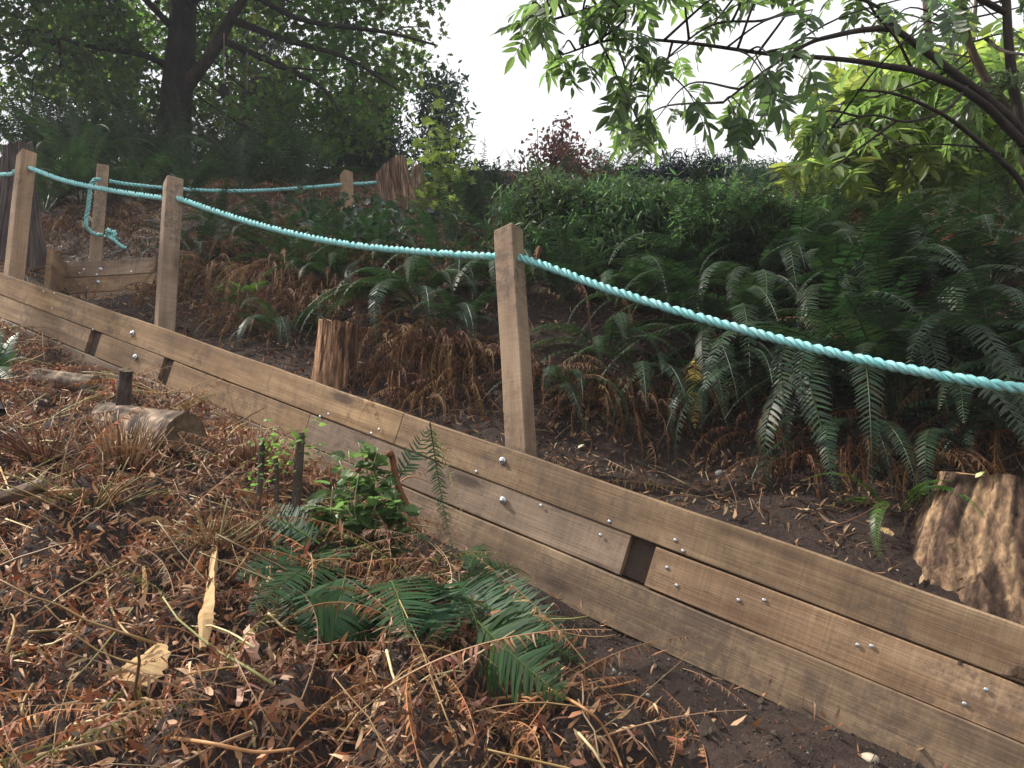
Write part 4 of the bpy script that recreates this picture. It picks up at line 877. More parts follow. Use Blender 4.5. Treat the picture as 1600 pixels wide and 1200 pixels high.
# nettle-like leafy plant
def toothed():
    a = np.linspace(0, 1, 9); wv = np.sin(a ** .8 * PI) ** .8 * .30; V = [(0, 0, 0)]; g3 = []
    L_, R_, Md = [], [], []
    V = []
    for i, (q, w_) in enumerate(zip(a, wv)):
        sa_ = .03 * (1 if i % 2 else -.4); z = -.25 * q * q; V += [(q, -w_ - (sa_ if 0 < i < 8 else 0), z + .06), (q, 0, z), (q, w_ + (sa_ if 0 < i < 8 else 0), z + .06)]
    f4 = []
    for i in range(8): f4 += [(3 * i, 3 * i + 3, 3 * i + 4, 3 * i + 1), (3 * i + 1, 3 * i + 4, 3 * i + 5, 3 * i + 2)]
    return A(V), np.zeros((0, 3), int), A(f4), np.ones((27, 3))
TL = toothed()
def leafy(px, py, d, stems, label, sz=.055, h=.3):
    base = P(px, py, d); root = empty('nettle', base, label, 'plant'); gs = G(); gl = G()
    for (tx, ty, td) in stems:
        top = P(tx, ty, td); b_ = base + rng.normal(0, .03, 3); mid = (b_ + top) / 2 + rng.normal(0, .02, 3); pth = catmull([b_, mid, top], 8); tube(gs, pth, np.linspace(.0035, .0015, len(pth)), 5, (.5, .5, .3))
        for j in range(3, len(pth)):
            k = rng.integers(1, 3); d_ = norm(rng.normal(size=(k, 3)) * A([1, 1, .35]) + A([-.1, -.35, -.05])); nn = A([0, -.3, 1.]) + rng.normal(0, .35, (k, 3))
            gl.inst(TL, bases(d_, nn) * (sz * rng.uniform(.5, 1.15, k))[:, None, None], pth[j] + d_ * .012, rng.uniform(.55, 1.25, (k, 1)) * A([[1, 1, .9]]))
    o = gs.obj('stem', M['stalk'], root, True, loc=base); o.location = (0, 0, 0); o = gl.obj('leaves', M['nettle'], root, loc=base); o.location = (0, 0, 0)
leafy(570, 860, 2.45, [(560, 690, 2.5), (590, 700, 2.5), (610, 745, 2.45), (500, 790, 2.4), (630, 790, 2.4), (545, 705, 2.5), (575, 715, 2.52), (600, 740, 2.5), (520, 760, 2.45), (560, 740, 2.4), (620, 770, 2.45), (610, 800, 2.4), (500, 800, 2.42), (640, 800, 2.45), (590, 780, 2.38), (540, 790, 2.36), (480, 830, 2.4), (650, 830, 2.4), (530, 720, 2.55)], 'bright green nettle plant growing before the middle of the wall', .062)
for (bx, by, tx, ty, lb, rr_) in ((590, 830, 585, 708, 'bent tan dead stem arching above the nettles', .006), (640, 800, 612, 712, 'cut woody stub with torn top beside the nettle plant', .011)):
    g = G(); b0 = P(bx, by, 2.55); tube(g, catmull([b0, P((bx + tx) / 2 - 5, (by + ty) / 2, 2.55), P(tx, ty, 2.55), P(tx + (-28 if rr_ < .01 else -4), ty + (30 if rr_ < .01 else -2), 2.52)], 6), rr_, 8, (1.3, 1.2, 1), rough=.08); o = g.obj('dead_plant', M['twig'], smooth=True, loc=b0); tag(o, lb, 'stem')

# fresh green fern in the middle foreground: fronds laid by hand
def placed_frond(root, b_, t_, W, mt, npair=40, sag=.06, seed=0, cg=(1, 1, 1), nside=None, name='frond', cr=(3.2, 2.0, 1.0), lift=None, curl=0.1, jit=.03, gap=0, pw_=.15, droop=.05):
    b0, t0 = (P(*b_), P(*t_)) if lift is None else (PG(*b_, lift), PG(*t_, lift * .7)); L = float(np.linalg.norm(t0 - b0)) * 1.03
    g = frond(L, W, npair, PI / 2 - sag * 3, sag * 6, 1.0, stipe=.05, pw_=pw_, droop=droop, jitter=jit, curl=curl, seed=seed, cg=cg, cr=cr, gap=gap, fwd=.45)
    # unit: frond runs along +x with up +z; turn it to b->t with its face to nside
    V, f3, f4, C = g.arr(); end = V[:, 0].max(); xd = norm(t0 - b0); nn = nside if nside is not None else norm(-FWD * .55 + A([0, 0, .8])); B_ = bases(xd[None], A(nn)[None])[0]
    V = V @ B_.T; g2 = G(); g2.add(V + b0, f3, f4, C); o = g2.obj(name, M[mt], root, loc=A(root.location)); o.location = (0, 0, 0); return o
ff = empty('fern', P(600, 900, 2.35), 'fresh dark green cut fern sprawling over the heap before the wall middle', 'fern')
for i, (b_, t_, W) in enumerate([((520, 845, 2.35), (450, 975, 2.1), .17), ((500, 870, 2.3), (372, 905, 2.2), .10), ((500, 850, 2.35), (410, 800, 2.35), .09), ((480, 930, 2.2), (600, 985, 2.1), .12),
        ((610, 910, 2.2), (640, 1000, 2.05), .15), ((670, 925, 2.18), (745, 990, 2.05), .13), ((745, 970, 2.15), (880, 1090, 1.9), .13), ((735, 905, 2.45), (930, 1062, 2.1), .14), ((700, 930, 2.3), (860, 1010, 2.1), .12),
        ((560, 930, 2.2), (470, 1000, 2.0), .12), ((730, 895, 2.5), (760, 850, 2.6), .07), ((725, 900, 2.5), (830, 905, 2.55), .07), ((590, 940, 2.2), (560, 1010, 2.0), .12), ((520, 880, 2.3), (395, 960, 2.1), .13), ((640, 930, 2.2), (700, 1000, 2.05), .15), ((700, 900, 2.3), (800, 1040, 2.0), .15), ((540, 900, 2.3), (520, 1000, 2.1), .14), ((760, 940, 2.3), (900, 1030, 2.1), .13)]):
    placed_frond(ff, b_, t_, W * .95, 'fresh', 46, .05 + .05 * (i % 3), seed=50 + i, lift=.09 + .02 * (i % 3), pw_=.12, jit=.07, cg=(1, 1, 1) if i % 3 else (1.15, 1.1, 1.0), nside=norm(-FWD * .75 + A([0, 0, .6]) + rng.normal(0, .25, 3)))
hf = empty('fern', P(665, 800, 2.5), 'tall broken fern frond folded down in front of the board wall', 'fern')
placed_frond(hf, (622, 750, 2.55), (672, 665, 2.6), .05, 'fern', 14, .02, seed=80, cg=(1.3, 1.5, 1.2), cr=(1.4, .8, .6), nside=-FWD, pw_=.2)
placed_frond(hf, (672, 660, 2.6), (708, 860, 2.5), .045, 'fern', 40, -.03, seed=81, cg=(1.0, 1.2, .9), cr=(2, 1, .7), nside=norm(-FWD * .6 + RT * .5), pw_=.15, jit=.12)
placed_frond(hf, (676, 662, 2.61), (722, 800, 2.55), .035, 'dead', 24, -.03, seed=82, cg=(.35, .3, .16), cr=(.4, .3, .15), nside=-FWD, jit=.3, curl=.8, name='dead_frond')
lf = empty('fern', P(10, 580, 3.1), 'blue-green fern at the left picture edge in front of the wall', 'fern')
for i, (t_) in enumerate([((48, 535, 3.0)), ((40, 560, 2.9)), ((10, 510, 3.1)), ((30, 520, 3.2)), ((-30, 520, 3.0)), ((20, 600, 2.8)), ((-40, 580, 2.8))]):
    placed_frond(lf, (-5, 600 - i * 4, 3.1), t_, .055, 'fern2', 20, .12, seed=90 + i, cg=(1.3, 1.6, 1.4), pw_=.25)
# matted root ball below the nettles
g = G(); rb = P(615, 895, 2.42)
for i in range(260): stalk_mesh(g, rb + rng.normal(0, 1, 3) * A([.07, .03, .02]), rng.normal(size=3), rng.uniform(.02, .07), .0008, .3, A((.10, .06, .045)) * rng.uniform(.6, 1.5), 3, 5)
o = g.obj('root_ball', M['stalk'], loc=rb); tag(o, 'dark matted root ball at the foot of the nettle plant', 'roots')
g = G(); rb = P(262, 1060, 1.78)
for i in range(110): stalk_mesh(g, rb + rng.normal(0, 1, 3) * A([.02, .01, .02]), A([rng.normal() * .7 + .3, rng.normal() * .3, -abs(rng.normal())]), rng.uniform(.05, .13), rng.uniform(.0006, .0014), .25, A((.22, .16, .13)) * rng.uniform(.6, 1.5), 3, 8)
o = g.obj('root_ball', M['stalk'], loc=rb); tag(o, 'pale stringy roots hanging from the broad pale wood chip', 'roots')

# ------------------------------------------------------------------ trees
def mapleleaf():
    an = np.radians([0, 18, 38, 60, 85, 115, 140, 180, 220, 245, 275, 300, 322, 342]); rr = [1, .55, .85, .5, .75, .38, .45, .12, .45, .38, .75, .5, .85, .55]
    V = [(0, 0, 0)] + [(math.cos(a) * r * .5, math.sin(a) * r * .5, -.12 * r * r) for a, r in zip(an, rr)]; k = len(an)
    return A(V), A([(0, 1 + i, 1 + (i + 1) % k) for i in range(k)]), np.zeros((0, 4), int), np.ones((k + 1, 3))
ML = mapleleaf()
def inpoly(x, y, poly):
    c = False; n_ = len(poly)
    for i in range(n_):
        x1, y1 = poly[i]; x2, y2 = poly[(i + 1) % n_]
        if (y1 > y) != (y2 > y) and x < (x2 - x1) * (y - y1) / (y2 - y1) + x1: c = not c
    return c
def sample_poly(k, poly, dr, holes=()):
    xs = [q[0] for q in poly]; ys = [q[1] for q in poly]; out = []
    while len(out) < k:
        x, y = rng.uniform(min(xs), max(xs)), rng.uniform(min(ys), max(ys))
        if inpoly(x, y, poly) and not any((x - a) ** 2 + (y - b_) ** 2 < r * r for a, b_, r in holes): out.append((x, y, rng.uniform(*dr)))
    return out
def leafcloud(g, centers, per, rad, tmpl_, size, colr, flat=.6, hang=.2):
    k = len(centers) * per; c = np.repeat(A(centers), per, 0); o_ = rng.normal(size=(k, 3)); o_ = norm(o_) * (rng.random((k, 1)) ** .45) * rad * A([1, 1, flat])
    cs = np.repeat(rng.uniform(.65, 1.35, (len(centers), 1)) * (1 + .12 * rng.normal(size=(len(centers), 3))), per, 0)
    d = norm(rng.normal(size=(k, 3)) + A([0, 0, -hang])); nn = A([0, 0, 1.]) + rng.normal(0, .7, (k, 3))
    g.inst(tmpl_, bases(d, nn) * rng.uniform(.6, 1.2, k)[:, None, None] * size, c + o_, np.clip(cs * rng.uniform(.75, 1.25, (k, 1)), .2, 2.5) * A([colr]))
def tree_root(name, base, label, cat='tree', group=None): return empty(name, base, label, cat, group)
def part(g, name, m_, root, smooth=False):
    o = g.obj(name, m_, root, smooth, loc=A(root.location)); o.location = (0, 0, 0); return o
# big maple
mb = P(272, 285, 12.0); mt_ = tree_root('maple_tree', mb, 'big dark maple with forked trunk and dense crown at the upper left', 'tree')
g = G(); tk = catmull([mb - A([0, 0, .5]), P(272, 250, 12), P(276, 150, 12), P(283, 60, 12), P(288, -60, 12.1), P(292, -260, 12.3), P(300, -520, 12.6)], 8); tube(g, tk, np.linspace(.27, .13, len(tk)), 18, rough=.06); part(g, 'trunk', M['bark_dark'], mt_, True)
limbs = [[(285, 142, 12), (312, 108, 11.9), (338, 72, 11.8), (360, 30, 11.7), (392, -20, 11.6), (460, -140, 11.2)], [(276, 110, 12), (220, 85, 11.7), (130, 70, 11.4), (40, 40, 11.2)], [(345, 62, 11.8), (420, 95, 11.4), (500, 135, 11.2), (540, 190, 11.0)], [(286, 10, 12), (360, -20, 11.5), (470, 30, 11), (600, 50, 10.8), (680, 70, 10.7)],
         [(284, 60, 12), (200, -20, 11.5), (60, -60, 11)], [(360, 30, 11.7), (440, 60, 11.3), (540, 90, 11), (620, 140, 10.8)], [(290, -100, 12), (450, -200, 11), (650, -180, 10.5)], [(290, -120, 12), (100, -230, 11.4), (-150, -200, 11)]]
lp = []
for i, q in enumerate(limbs):
    g = G(); pth = catmull([P(*a) for a in q], 7); lp.append(pth); tube(g, pth, np.linspace(.115 if i == 0 else .06, .05 if i == 0 else .014, len(pth)), 10, (2.2, 2, 1.9) if i == 0 else (1, 1, 1), rough=.05); part(g, 'limb', M['bark_dark'], mt_, True)
LP = np.concatenate(lp + [tk[20:]])
mpoly = [(-420, -520), (900, -520), (760, -120), (705, 0), (700, 30), (672, 70), (660, 110), (640, 150), (590, 165), (560, 215), (480, 245), (420, 235), (300, 215), (240, 190), (130, 190), (60, 225), (-60, 230), (-420, 250)]
holes = [(55, 178, 42), (15, 100, 20), (62, 25, 24), (130, 55, 14), (345, 215, 20), (620, 150, 12), (420, 62, 18), (480, 30, 12), (335, 240, 22)]
cen = sample_poly(1650, mpoly, (11.0, 14.5), holes); cen = [(x, y, d if not (215 < x < 400 and y > -40 and d < 12.6 and rng.random() < .85) else d + 1.6) for x, y, d in cen]; cw = [P(*q) for q in cen]
over = [A([rng.uniform(-7.5, -1.8), rng.uniform(5.0, 9.0), 0]) for _ in range(330)]  # unseen leaf clusters above the frame, added to shade the bank
for c in over: c[2] = 1.4 + max(c[1] * 1.02 + 1.2, 5.2) + rng.uniform(0, 1.8)
for tip in ((-5.5, 6, 8.4), (-3.2, 5.5, 8.8), (-2.2, 7, 9.8), (-6.5, 7, 9.0)):
    shade_limb = G(); a_ = P(290, -150, 12.1); pth = catmull([a_, (a_ + A(tip)) / 2 + A([0, 0, .5]), A(tip)], 8); tube(shade_limb, pth, np.linspace(.07, .02, len(pth)), 8); part(shade_limb, 'limb', M['bark_dark'], mt_, True)  # added limbs out of view, reaching the bank-shading clusters
cw += over
g = G(); leafcloud(g, cw, 34, .44, ML, .175, (1, 1, 1), .55)
low = sample_poly(60, [(430, 130), (620, 150), (590, 230), (440, 250)], (11.5, 13.5)); leafcloud(g, [P(*q) for q in low], 26, .4, ML, .15, (1.35, 1.45, .9), .6)
part(g, 'crown', M['maple'], mt_)
g = G()
for c in cw[:400]:
    dl = np.linalg.norm(LP - c, axis=1) + rng.uniform(0, .7, len(LP)); j = np.argmin(dl); a = LP[j]
    if dl[j] > 2.2: continue
    pth = catmull([a, (a + c) / 2 + rng.normal(0, .12, 3), c], 4); tube(g, pth, np.linspace(.018, .005, len(pth)), 4)
part(g, 'twigs', M['bark_dark'], mt_)
# evergreens behind
def evergreen(px, top, bot, wpx, d, label, n_=260, col=(1, 1, 1), per=34, rad=.34, mt='conifer', lean=0, size=.085, blob=1.0):
    base = P(px, bot, d); base = A([base[0], base[1], H(base[0], base[1]) - .2]) if False else base; root = tree_root('evergreen_tree', base, label, 'tree', 'dark evergreens behind the bank'); g = G()
    pth = catmull([base - A([0, 0, 1.0]), (base + P(px + lean, top, d)) / 2, P(px + lean, top + 8, d)], 6); tube(g, pth, np.linspace(.12, .02, len(pth)), 8); part(g, 'trunk', M['bark_dark'], root, True)
    cs = []
    for _ in range(n_):
        u = rng.random() ** .8; y = bot + (top - bot) * u; wd = wpx * (1 - u) ** (.6 * blob) * (.75 + .25 * math.sin(u * 22 + px)); a = rng.uniform(0, 2 * PI); q = rng.random() ** .5
        cs.append(P(px + lean * u + math.cos(a) * wd * q, y, d + math.sin(a) * wd * q * d / F))
    g = G(); leafcloud(g, cs, per, rad, leaf_t(1, .32, .2), size, col, .6, .3); part(g, 'crown', M[mt], root); return root
evergreen(560, 150, 330, 120, 14, 'dark evergreen behind the small distant post', 560, (1.7, 1.9, 1.9), per=30, rad=.45, blob=.7, size=.11)
evergreen(685, 120, 320, 66, 13, 'pointed dark evergreen right of the tall stump', 130, (3.2, 3.4, 3.3), per=24, rad=.42, size=.12, blob=.7)  # crown tint lightened: distance haze is put into the leaf colour
evergreen(420, 120, 330, 110, 15, 'low dark evergreen behind the far rope right of maple', 260, (1.1, 1.2, 1.1))
evergreen(-60, 130, 330, 110, 15, 'dark evergreen filling the far left edge behind the dead trunk', 260, (1.5, 1.9, 1.2), rad=.5)
evergreen(150, -80, 330, 170, 16, 'tall leafy tree behind the maple trunk, left side', 520, (1.1, 1.25, .9), rad=.5, size=.14, blob=.6)
evergreen(380, -120, 330, 150, 17, 'tall leafy tree behind the maple trunk, right side', 460, (1.1, 1.25, .9), rad=.5, size=.14, blob=.6)
evergreen(760, 272, 360, 60, 11, 'low misty evergreen bush against the sky right of the tall stump', 60, (1.8, 1.8, 1.8), per=26)
# young maple with lime leaves
sm = P(695, 350, 6.9); root = tree_root('maple_sapling', sm, 'young maple with bright lime leaves behind the slim old post', 'sapling'); g = G(); gl = G()
for tp, nl in (((690, 145, 7), 0), ((668, 205, 6.9), 0), ((715, 190, 7.1), 0), ((690, 235, 6.8), 0), ((700, 260, 6.9), 0), ((662, 225, 6.9), 0), ((680, 320, 6.5), 0), ((720, 320, 6.6), 0)):
    pth = catmull([sm, (sm + P(*tp)) / 2 + rng.normal(0, .06, 3), P(*tp)], 8); tube(g, pth, np.linspace(.012, .004, len(pth)), 5)
    for q in pth[6::2]:
        k = 6; pp = q + rng.normal(0, .10, (k, 3)); d_ = norm(rng.normal(size=(k, 3)) + A([0, -.4, -.3])); gl.inst(ML, bases(d_, A([0, -.5, .8]) + rng.normal(0, .3, (k, 3))) * rng.uniform(.10, .19, k)[:, None, None], pp, rng.uniform(.6, 1.3, (k, 1)) * A([[1, 1, 1]]))
part(g, 'stem', M['bark_grey'], root, True); part(gl, 'leaves', M['lime'], root)
# red bush
rb = P(870, 330, 8.5); root = tree_root('red_bush', rb, 'reddish purple bush against the white sky gap', 'bush'); g = G(); cs = []
for i in range(36):
    tx = rng.normal(872, 42); ty = 172 + abs(tx - 872) * .9 + rng.uniform(0, 60); tp = P(tx, ty, 8.5 + rng.uniform(-.4, .4)); pth = catmull([rb, (rb + tp) / 2 + rng.normal(0, .08, 3), tp], 6); tube(g, pth, np.linspace(.012, .004, len(pth)), 4); cs += list(pth[6:])
part(g, 'stems', M['bark_grey'], root); gl = G(); leafcloud(gl, cs, 6, .15, leaf_t(1, .55, .2), .06, (1, 1, 1), .9); part(gl, 'leaves', M['redleaf'], root)
# feathery green bushes on the bank top
def feathery(px, py, d, w_, h_, label, n_=90, col=(1, 1, 1), size=.06, per=26, mt='bush'):
    base = hit(px, py) - A([0, 0, .03]) if d is None else P(px, py, d); root = tree_root('green_bush', base, label, 'bush', 'bushes along the bank top'); g = G(); cs = []
    for i in range(n_):
        a = rng.uniform(0, 2 * PI); q = rng.random() ** .5; u = rng.random() ** .7
        tp = base + A([math.cos(a) * w_ * q, math.sin(a) * w_ * .8 * q, h_ * u * (1 - .45 * q * q)]); pth = catmull([base, (base + tp) / 2 + rng.normal(0, .04, 3), tp], 5); tube(g, pth, np.linspace(.006, .002, len(pth)), 4, cap=False); cs += list(pth[4:])
    part(g, 'stems', M['bark_grey'], root); gl = G(); leafcloud(gl, cs, per, .10, leaf_t(1, .18, .5), size, col, .8, .2); part(gl, 'leaves', M[mt], root); return root
feathery(880, 400, None, .42, .56, 'feathery bright green bush behind nearest post, under the red bush', 130)
feathery(1000, 410, None, .42, .54, 'feathery mid-green bush right of nearest post top', 130, (1.0, 1.1, 1.0))
feathery(1110, 410, None, .42, .50, 'rounded green bush at the bank top, centre right', 120, (1.0, 1.15, .95))
feathery(1200, 410, None, .34, .40, 'low dark green bush left of the tall single frond', 90, (.9, 1.0, .85))
feathery(1070, 320, 7.5, .5, .55, 'bluish green bush on the skyline at centre right', 80, (.6, .8, 1.4), mt='conifer')
feathery(730, 318, 9, .6, .45, 'low grey-green bush on the skyline between tall stump and red bush', 60, (.8, .9, 1), mt='conifer')
feathery(950, 318, 9, .7, .6, 'low green bush on the skyline under the red bush right side', 80, (.8, .9, .8))
feathery(1140, 315, 9, .7, .5, 'broad low skyline bush left of the lime leaves', 80, (.7, .85, .9))
feathery(1300, 330, 8, .7, .6, 'dense skyline bush under the lime leaves', 90, (.7, .8, .5))
feathery(1190, 320, 8, .35, .5, 'small pale skyline bush with pink leaf tips', 40, (1.1, 1.2, 1.5))
feathery(1390, 350, 6.5, .5, .5, 'dark green bush below the lime leaves', 80, (.7, .8, .5))
# ivy on the bank left of tall stump
iv = hit(570, 370); root = tree_root('ivy', iv, 'dark glossy ivy around the small distant post and tall stump foot', 'ivy'); gl = G()
cs = [hit(rng.normal(560, 50), rng.normal(372, 20)) + A([0, 0, rng.uniform(.02, .22)]) for _ in range(110)]; leafcloud(gl, cs, 7, .14, ML, .10, (1, 1, 1), .8); part(gl, 'leaves', M['ivy'], root)
g = G()
for c in cs[:60]: tube(g, catmull([iv + A([0, 0, .02]), (iv + c) / 2 + A([0, 0, .05]), c], 4), .004, 4)
part(g, 'stems', M['bark_grey'], root)
# hanging ornaments in the maple
for (x, y0_, y1_, lb) in ((350, 52, 132, 'left dark hanging ornament on pale string under the maple limb'), (386, 82, 140, 'right dark hanging ornament on pale string under the maple limb')):
    a, b_ = P(x, y0_, 11.4), P(x, y1_, 11.4); root = empty('hanging_ornament', a, lb, 'ornament', 'ornaments hung in the maple'); g = G(); tube(g, A([a, (a + b_) / 2, b_]), .008, 4, (4, 4, 4)); o = g.obj('string', M['greywood'], root, loc=a); o.location = (0, 0, 0)
    g = G(); pr = [(0, .015), (.03, .05), (.08, .075), (.16, .07), (.22, .03), (.25, .01)]; pth = A([b_ - A([0, 0, q]) for q, _ in pr]); tube(g, pth, A([r_ for _, r_ in pr]), 12); o = g.obj('body', M['bark_dark'], root, True, loc=a); o.location = (0, 0, 0)

# ------------------------------------------------------------------ the compound-leaved tree at right
def leaflet():
    a = [0, .15, .4, .7, 1]; wv = [.02, .13, .175, .12, 0]; V = []
    for q, w_ in zip(a, wv): z = -.10 * q * q; V += [(q, -w_, z + w_ * .25), (q, 0, z), (q, w_, z + w_ * .25)]
    f4 = []
    for i in range(4): f4 += [(3 * i, 3 * i + 3, 3 * i + 4, 3 * i + 1), (3 * i + 1, 3 * i + 4, 3 * i + 5, 3 * i + 2)]
    return A(V), np.zeros((0, 3), int), A(f4), np.ones((15, 3))
LT = leaflet()
def compound(seed, npair=4):
    """a leaf 1 unit long along +x"""
    r = np.random.default_rng(seed); g = G(); k = 8; t = np.linspace(0, 1, k)[:, None]; path = np.hstack([t * .72, np.zeros((k, 1)), -.16 * t ** 2]); tube(g, path, np.linspace(.010, .005, k), 4, (.8, .8, .6), cap=False)
    pos, dr = [], []
    for i in range(npair):
        u = .28 + .70 * i / (npair - .0); c = A([u * .72, 0, -.16 * u * u])
        for s_ in (-1, 1): pos.append(c); dr.append((.75 + r.normal(0, .12), s_ * 1.0, -.30 + r.normal(0, .15)))
    pos.append(A([.72, 0, -.16])); dr.append((1, r.normal(0, .1), -.35)); dr = A(dr); nn = np.tile([0, 0, 1.], (len(pos), 1)) + r.normal(0, .28, (len(pos), 3))
    g.inst(LT, bases(dr, nn) * (r.uniform(.30, .42, len(pos)))[:, None, None], A(pos), r.uniform(.8, 1.2, (len(pos), 1)) * A([[1, 1, 1]])); return g.arr()
CT = [compound(i, 3 + i % 3) for i in range(5)]
tb = hit(1595, 480); tb = P(1690, 560, 3.9)
rt = tree_root('leaning_tree', tb, 'many-stemmed tree leaning in from the right with dark arching branches and long leaflets', 'tree')
prim = [([(1690, 560, 3.9), (1640, 330, 3.85), (1600, 215, 3.8), (1549, 160, 3.75), (1513, 132, 3.7), (1476, 103, 3.65), (1436, 73, 3.6), (1399, 48, 3.55), (1356, 46, 3.5), (1299, 57, 3.4), (1259, 70, 3.35), (1199, 108, 3.3), (1130, 160, 3.25)], .036, .005, 1),
        ([(1600, 225, 3.8), (1570, 195, 3.75), (1540, 165, 3.7), (1500, 138, 3.65), (1466, 123, 3.6), (1426, 110, 3.5), (1383, 103, 3.45), (1349, 97, 3.4), (1283, 90, 3.3), (1199, 84, 3.2), (1066, 66, 3.1), (960, 62, 3.05), (880, 85, 3.0)], .028, .004, 1),
        ([(1660, 500, 3.9), (1610, 260, 3.9), (1590, 170, 3.9), (1579, 100, 3.9), (1572, 0, 3.9), (1565, -200, 3.9)], .04, .02, 1),
        ([(1680, 560, 4.2), (1640, 350, 4.15), (1600, 243, 4.1), (1566, 160, 4.1), (1533, 110, 4.1), (1509, 45, 4.1), (1490, -100, 4.1)], .042, .02, 2),
        ([(1650, 400, 3.7), (1600, 293, 3.7), (1559, 247, 3.65), (1516, 210, 3.6), (1466, 175, 3.5), (1399, 147, 3.4), (1340, 140, 3.3)], .022, .005, 1),
        ([(1399, 190, 3.6), (1349, 227, 3.5), (1299, 263, 3.45)], .009, .004, 0),
        ([(1572, 20, 3.9), (1450, -40, 3.7), (1300, -50, 3.5), (1150, -30, 3.3), (1000, -10, 3.2), (900, 20, 3.1), (830, 40, 3.05)], .02, .004, 1),
        ([(1540, 60, 3.9), (1570, 80, 3.7), (1640, 90, 3.4)], .012, .006, 1),
        ([(1399, 48, 3.55), (1370, 10, 3.5), (1290, -10, 3.4), (1200, 30, 3.3), (1110, 40, 3.2), (1020, 110, 3.1)], .011, .004, 1),
        ([(1426, 110, 3.5), (1400, 60, 3.4), (1360, 10, 3.3), (1330, -60, 3.2)], .009, .005, 1),
        ([(1513, 132, 3.7), (1480, 170, 3.55), (1420, 190, 3.4), (1360, 180, 3.3), (1300, 200, 3.25)], .01, .004, 1),
        ([(1560, 240, 3.9), (1530, 230, 3.8), (1440, 225, 3.7), (1390, 235, 3.6)], .008, .003, 0)]
pl = []
for q, a, b_, tn in prim:
    g = G(); pth = catmull([P(*w_) for w_ in q], 8); tube(g, pth, np.linspace(a * .82, b_ * .8, len(pth)), 10, (1.3, 1.2, 1.1) if tn < 2 else (1.6, 1.5, 1.3), rough=.07); part(g, 'branch', M['bark_dark'] if tn < 2 else M['bark_grey'], rt, True); pl.append(pth)
ALLP = np.concatenate([p_[len(p_) // 4:] for p_ in pl])
rpoly = [(790, -150), (800, 20), (850, 60), (870, 120), (900, 150), (960, 190), (985, 215), (1030, 190), (1080, 190), (1120, 190), (1150, 205), (1190, 170), (1250, 135), (1290, 220), (1330, 215), (1420, 200), (1500, 210), (1640, 230), (1640, -150)]
gt, gl = G(), G()
def add_compounds(pos, out, size, colr, gl, hang=.55, k=1):
    for c in pos:
        d_ = norm(out + rng.normal(0, .55, 3) + A([0, -.15, -hang])); nn = A([rng.normal(0, .45), -.35 + rng.normal(0, .45), .9]); T = CT[rng.integers(5)]
        gl.inst(T, (bases(d_[None], nn[None]) * size * rng.uniform(.7, 1.15)), c[None], A([colr]) * rng.uniform(.6, 1.4))
tg = [(x, y, d if x < 1290 else 3.75 + .45 * (d - 2.6)) for x, y, d in sample_poly(98, rpoly, (2.7, 4.3), [(1180, 45, 32), (1230, 120, 26), (1000, 40, 24), (900, 60, 20)])]
for q in tg:
    c = P(*q); j = np.argmin(np.linalg.norm(ALLP - c, axis=1) + rng.uniform(0, .25, len(ALLP))); a = ALLP[j]; mid = (a + c) / 2 + rng.normal(0, .05, 3) + A([0, 0, .05]); pth = catmull([a, mid, c], 6); tube(gt, pth, np.linspace(.006, .002, len(pth)), 5)
    out = norm(c - a); L = np.linalg.norm(c - a)
    add_compounds([pth[-1]] * 2 + list(pth[4:-1:3]), out, .19, (1, 1, 1), gl)
for (x, y, d_) in [(1150, 205, 2.9), (1160, 195, 2.9), (1090, 185, 3.0), (1205, 160, 2.9), (1210, 120, 3.0), (960, 200, 3.1), (985, 160, 3.0), (910, 115, 3.1), (880, 100, 3.1), (1260, 120, 3.0), (1190, 130, 3.1), (1000, 75, 3.0), (840, 30, 3.0), (1010, 215, 3.2), (930, 40, 3.0), (1270, 40, 2.6), (1440, 15, 2.5), (1480, 30, 2.5)]:
    c = P(x, y - 25, d_); a = ALLP[np.argmin(np.linalg.norm(ALLP - c, axis=1))]; pth = catmull([a, (a + c) / 2 + A([0, 0, .04]), c], 5); tube(gt, pth, np.linspace(.005, .002, len(pth)), 5); add_compounds([c, pth[-3]], norm(c - a) * .5, .23, (.8, .9, .9), gl, 1.0)
part(gt, 'twigs', M['bark_dark'], rt, True); part(gl, 'leaves', M['ash'], rt)
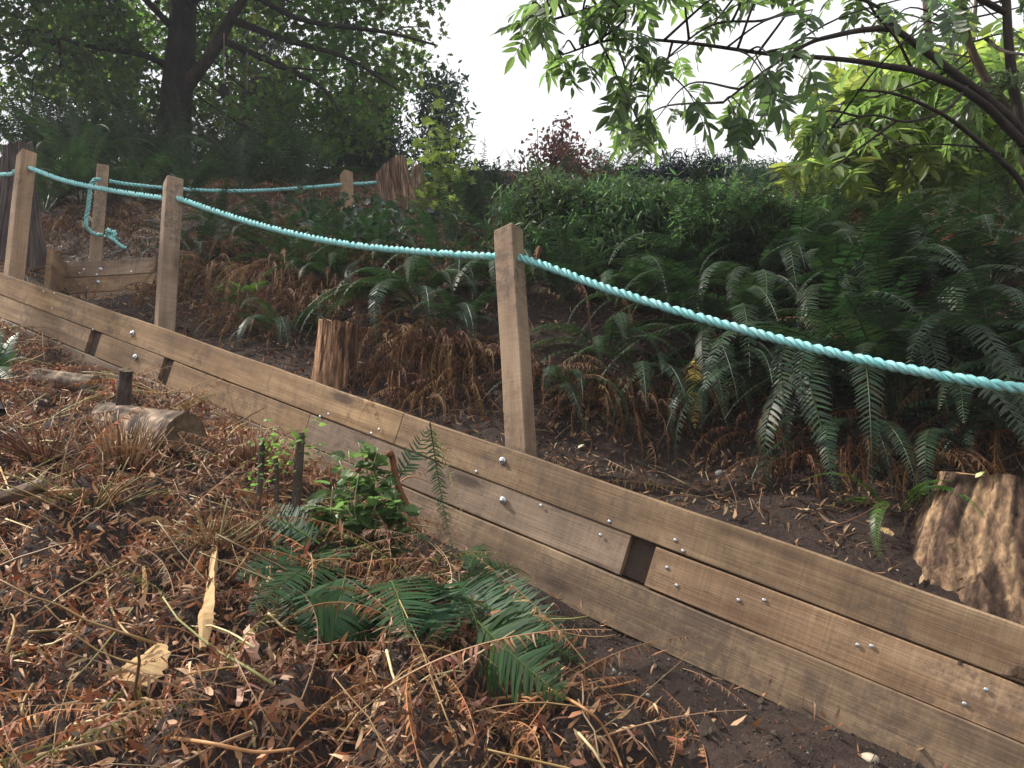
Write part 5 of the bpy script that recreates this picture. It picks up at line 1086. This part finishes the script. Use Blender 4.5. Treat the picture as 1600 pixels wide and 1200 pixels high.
# lime tree behind it
lb_ = P(1530, 345, 6.0); lt_ = tree_root('lime_leaved_tree', lb_, 'slim-stemmed tree with sunlit yellow-green leaves behind the leaning tree', 'tree'); g = G(); PL = []
for q, r_ in (([(1530, 330, 6), (1506, 273, 6), (1478, 217, 6), (1462, 150, 6), (1450, 40, 6), (1440, -80, 6)], .05), ([(1545, 335, 6.3), (1528, 290, 6.3), (1500, 235, 6.3), (1480, 190, 6.3), (1400, 120, 6.2)], .03), ([(1580, 340, 5.6), (1570, 250, 5.6), (1575, 150, 5.6)], .035), ([(1555, 340, 6.2), (1535, 240, 6.2), (1520, 100, 6.3), (1530, -60, 6.4)], .03), ([(1506, 273, 6), (1400, 240, 5.9), (1320, 250, 5.8)], .014), ([(1462, 150, 6), (1380, 170, 5.9), (1290, 210, 5.8)], .014)):
    g = G(); pth = catmull([P(*w_) for w_ in q], 8); PL.append(pth); tube(g, pth, np.linspace(r_, r_ * .4, len(pth)), 9, (1.2, 1.1, 1), rough=.06); part(g, 'trunk', M['bark_grey'], lt_, True)
PL = np.concatenate(PL); gl, gt = G(), G()
for q in sample_poly(300, [(1240, 230), (1290, 150), (1400, 100), (1640, 60), (1640, 300), (1560, 310), (1450, 300), (1380, 310), (1250, 290)], (4.8, 7.2), [(1390, 262, 16)]):
    c = P(*q); a = PL[np.argmin(np.linalg.norm(PL - c, axis=1))]; pth = catmull([a, (a + c) / 2 + rng.normal(0, .06, 3), c], 4); tube(gt, pth, np.linspace(.007, .003, len(pth)), 4)
    add_compounds([c, c, pth[-3]], norm(c - a), .36, (rng.uniform(.8, 1.15), 1, rng.uniform(.6, 1.2)), gl, .4)
part(gt, 'twigs', M['bark_grey'], lt_); part(gl, 'leaves', M['lime'], lt_)
# a few loose leaves
for (x, y, d_, lb, c) in ((1524, 746, 2.33, 'pale yellow leaf lying on top of the near broken stump', (.75, .8, .35)), (1020, 1000, None, 'pale yellow curled leaf on soil at the wall foot', (.8, .75, .3)), (903, 705, None, 'cream dry leaf on the bank right of nearest post foot', (.8, .75, .6))):
    p_ = hit(x, y) + A([0, 0, .012]) if d_ is None else P(x, y, d_); g = G(); g.inst(leaf_t(1, .45, .3), bases(A([[.6, -.3, .5]]), A([[0, -.7, .7]])) * .032, p_[None], A([c])); o = g.obj('fallen_leaf', M['dead'], loc=p_); tag(o, lb, 'leaf', 'loose fallen leaves')

# ------------------------------------------------------------------ thin volume added to lift the far darks like lens glare
g = G(); box(g, (-40, -12, -12), (40, 60, 22)); hz = g.obj('glare_haze', None); tag(hz, kind='stuff'); hz.data.materials.clear()
m = bpy.data.materials.new('air'); m.use_nodes = True; t = m.node_tree; t.nodes.clear(); out = t.nodes.new('ShaderNodeOutputMaterial'); pv = t.nodes.new('ShaderNodeVolumePrincipled')
pv.inputs['Color'].default_value = (.93, .94, 1, 1); pv.inputs['Density'].default_value = .003; t.links.new(pv.outputs[0], out.inputs['Volume']); hz.data.materials.append(m)
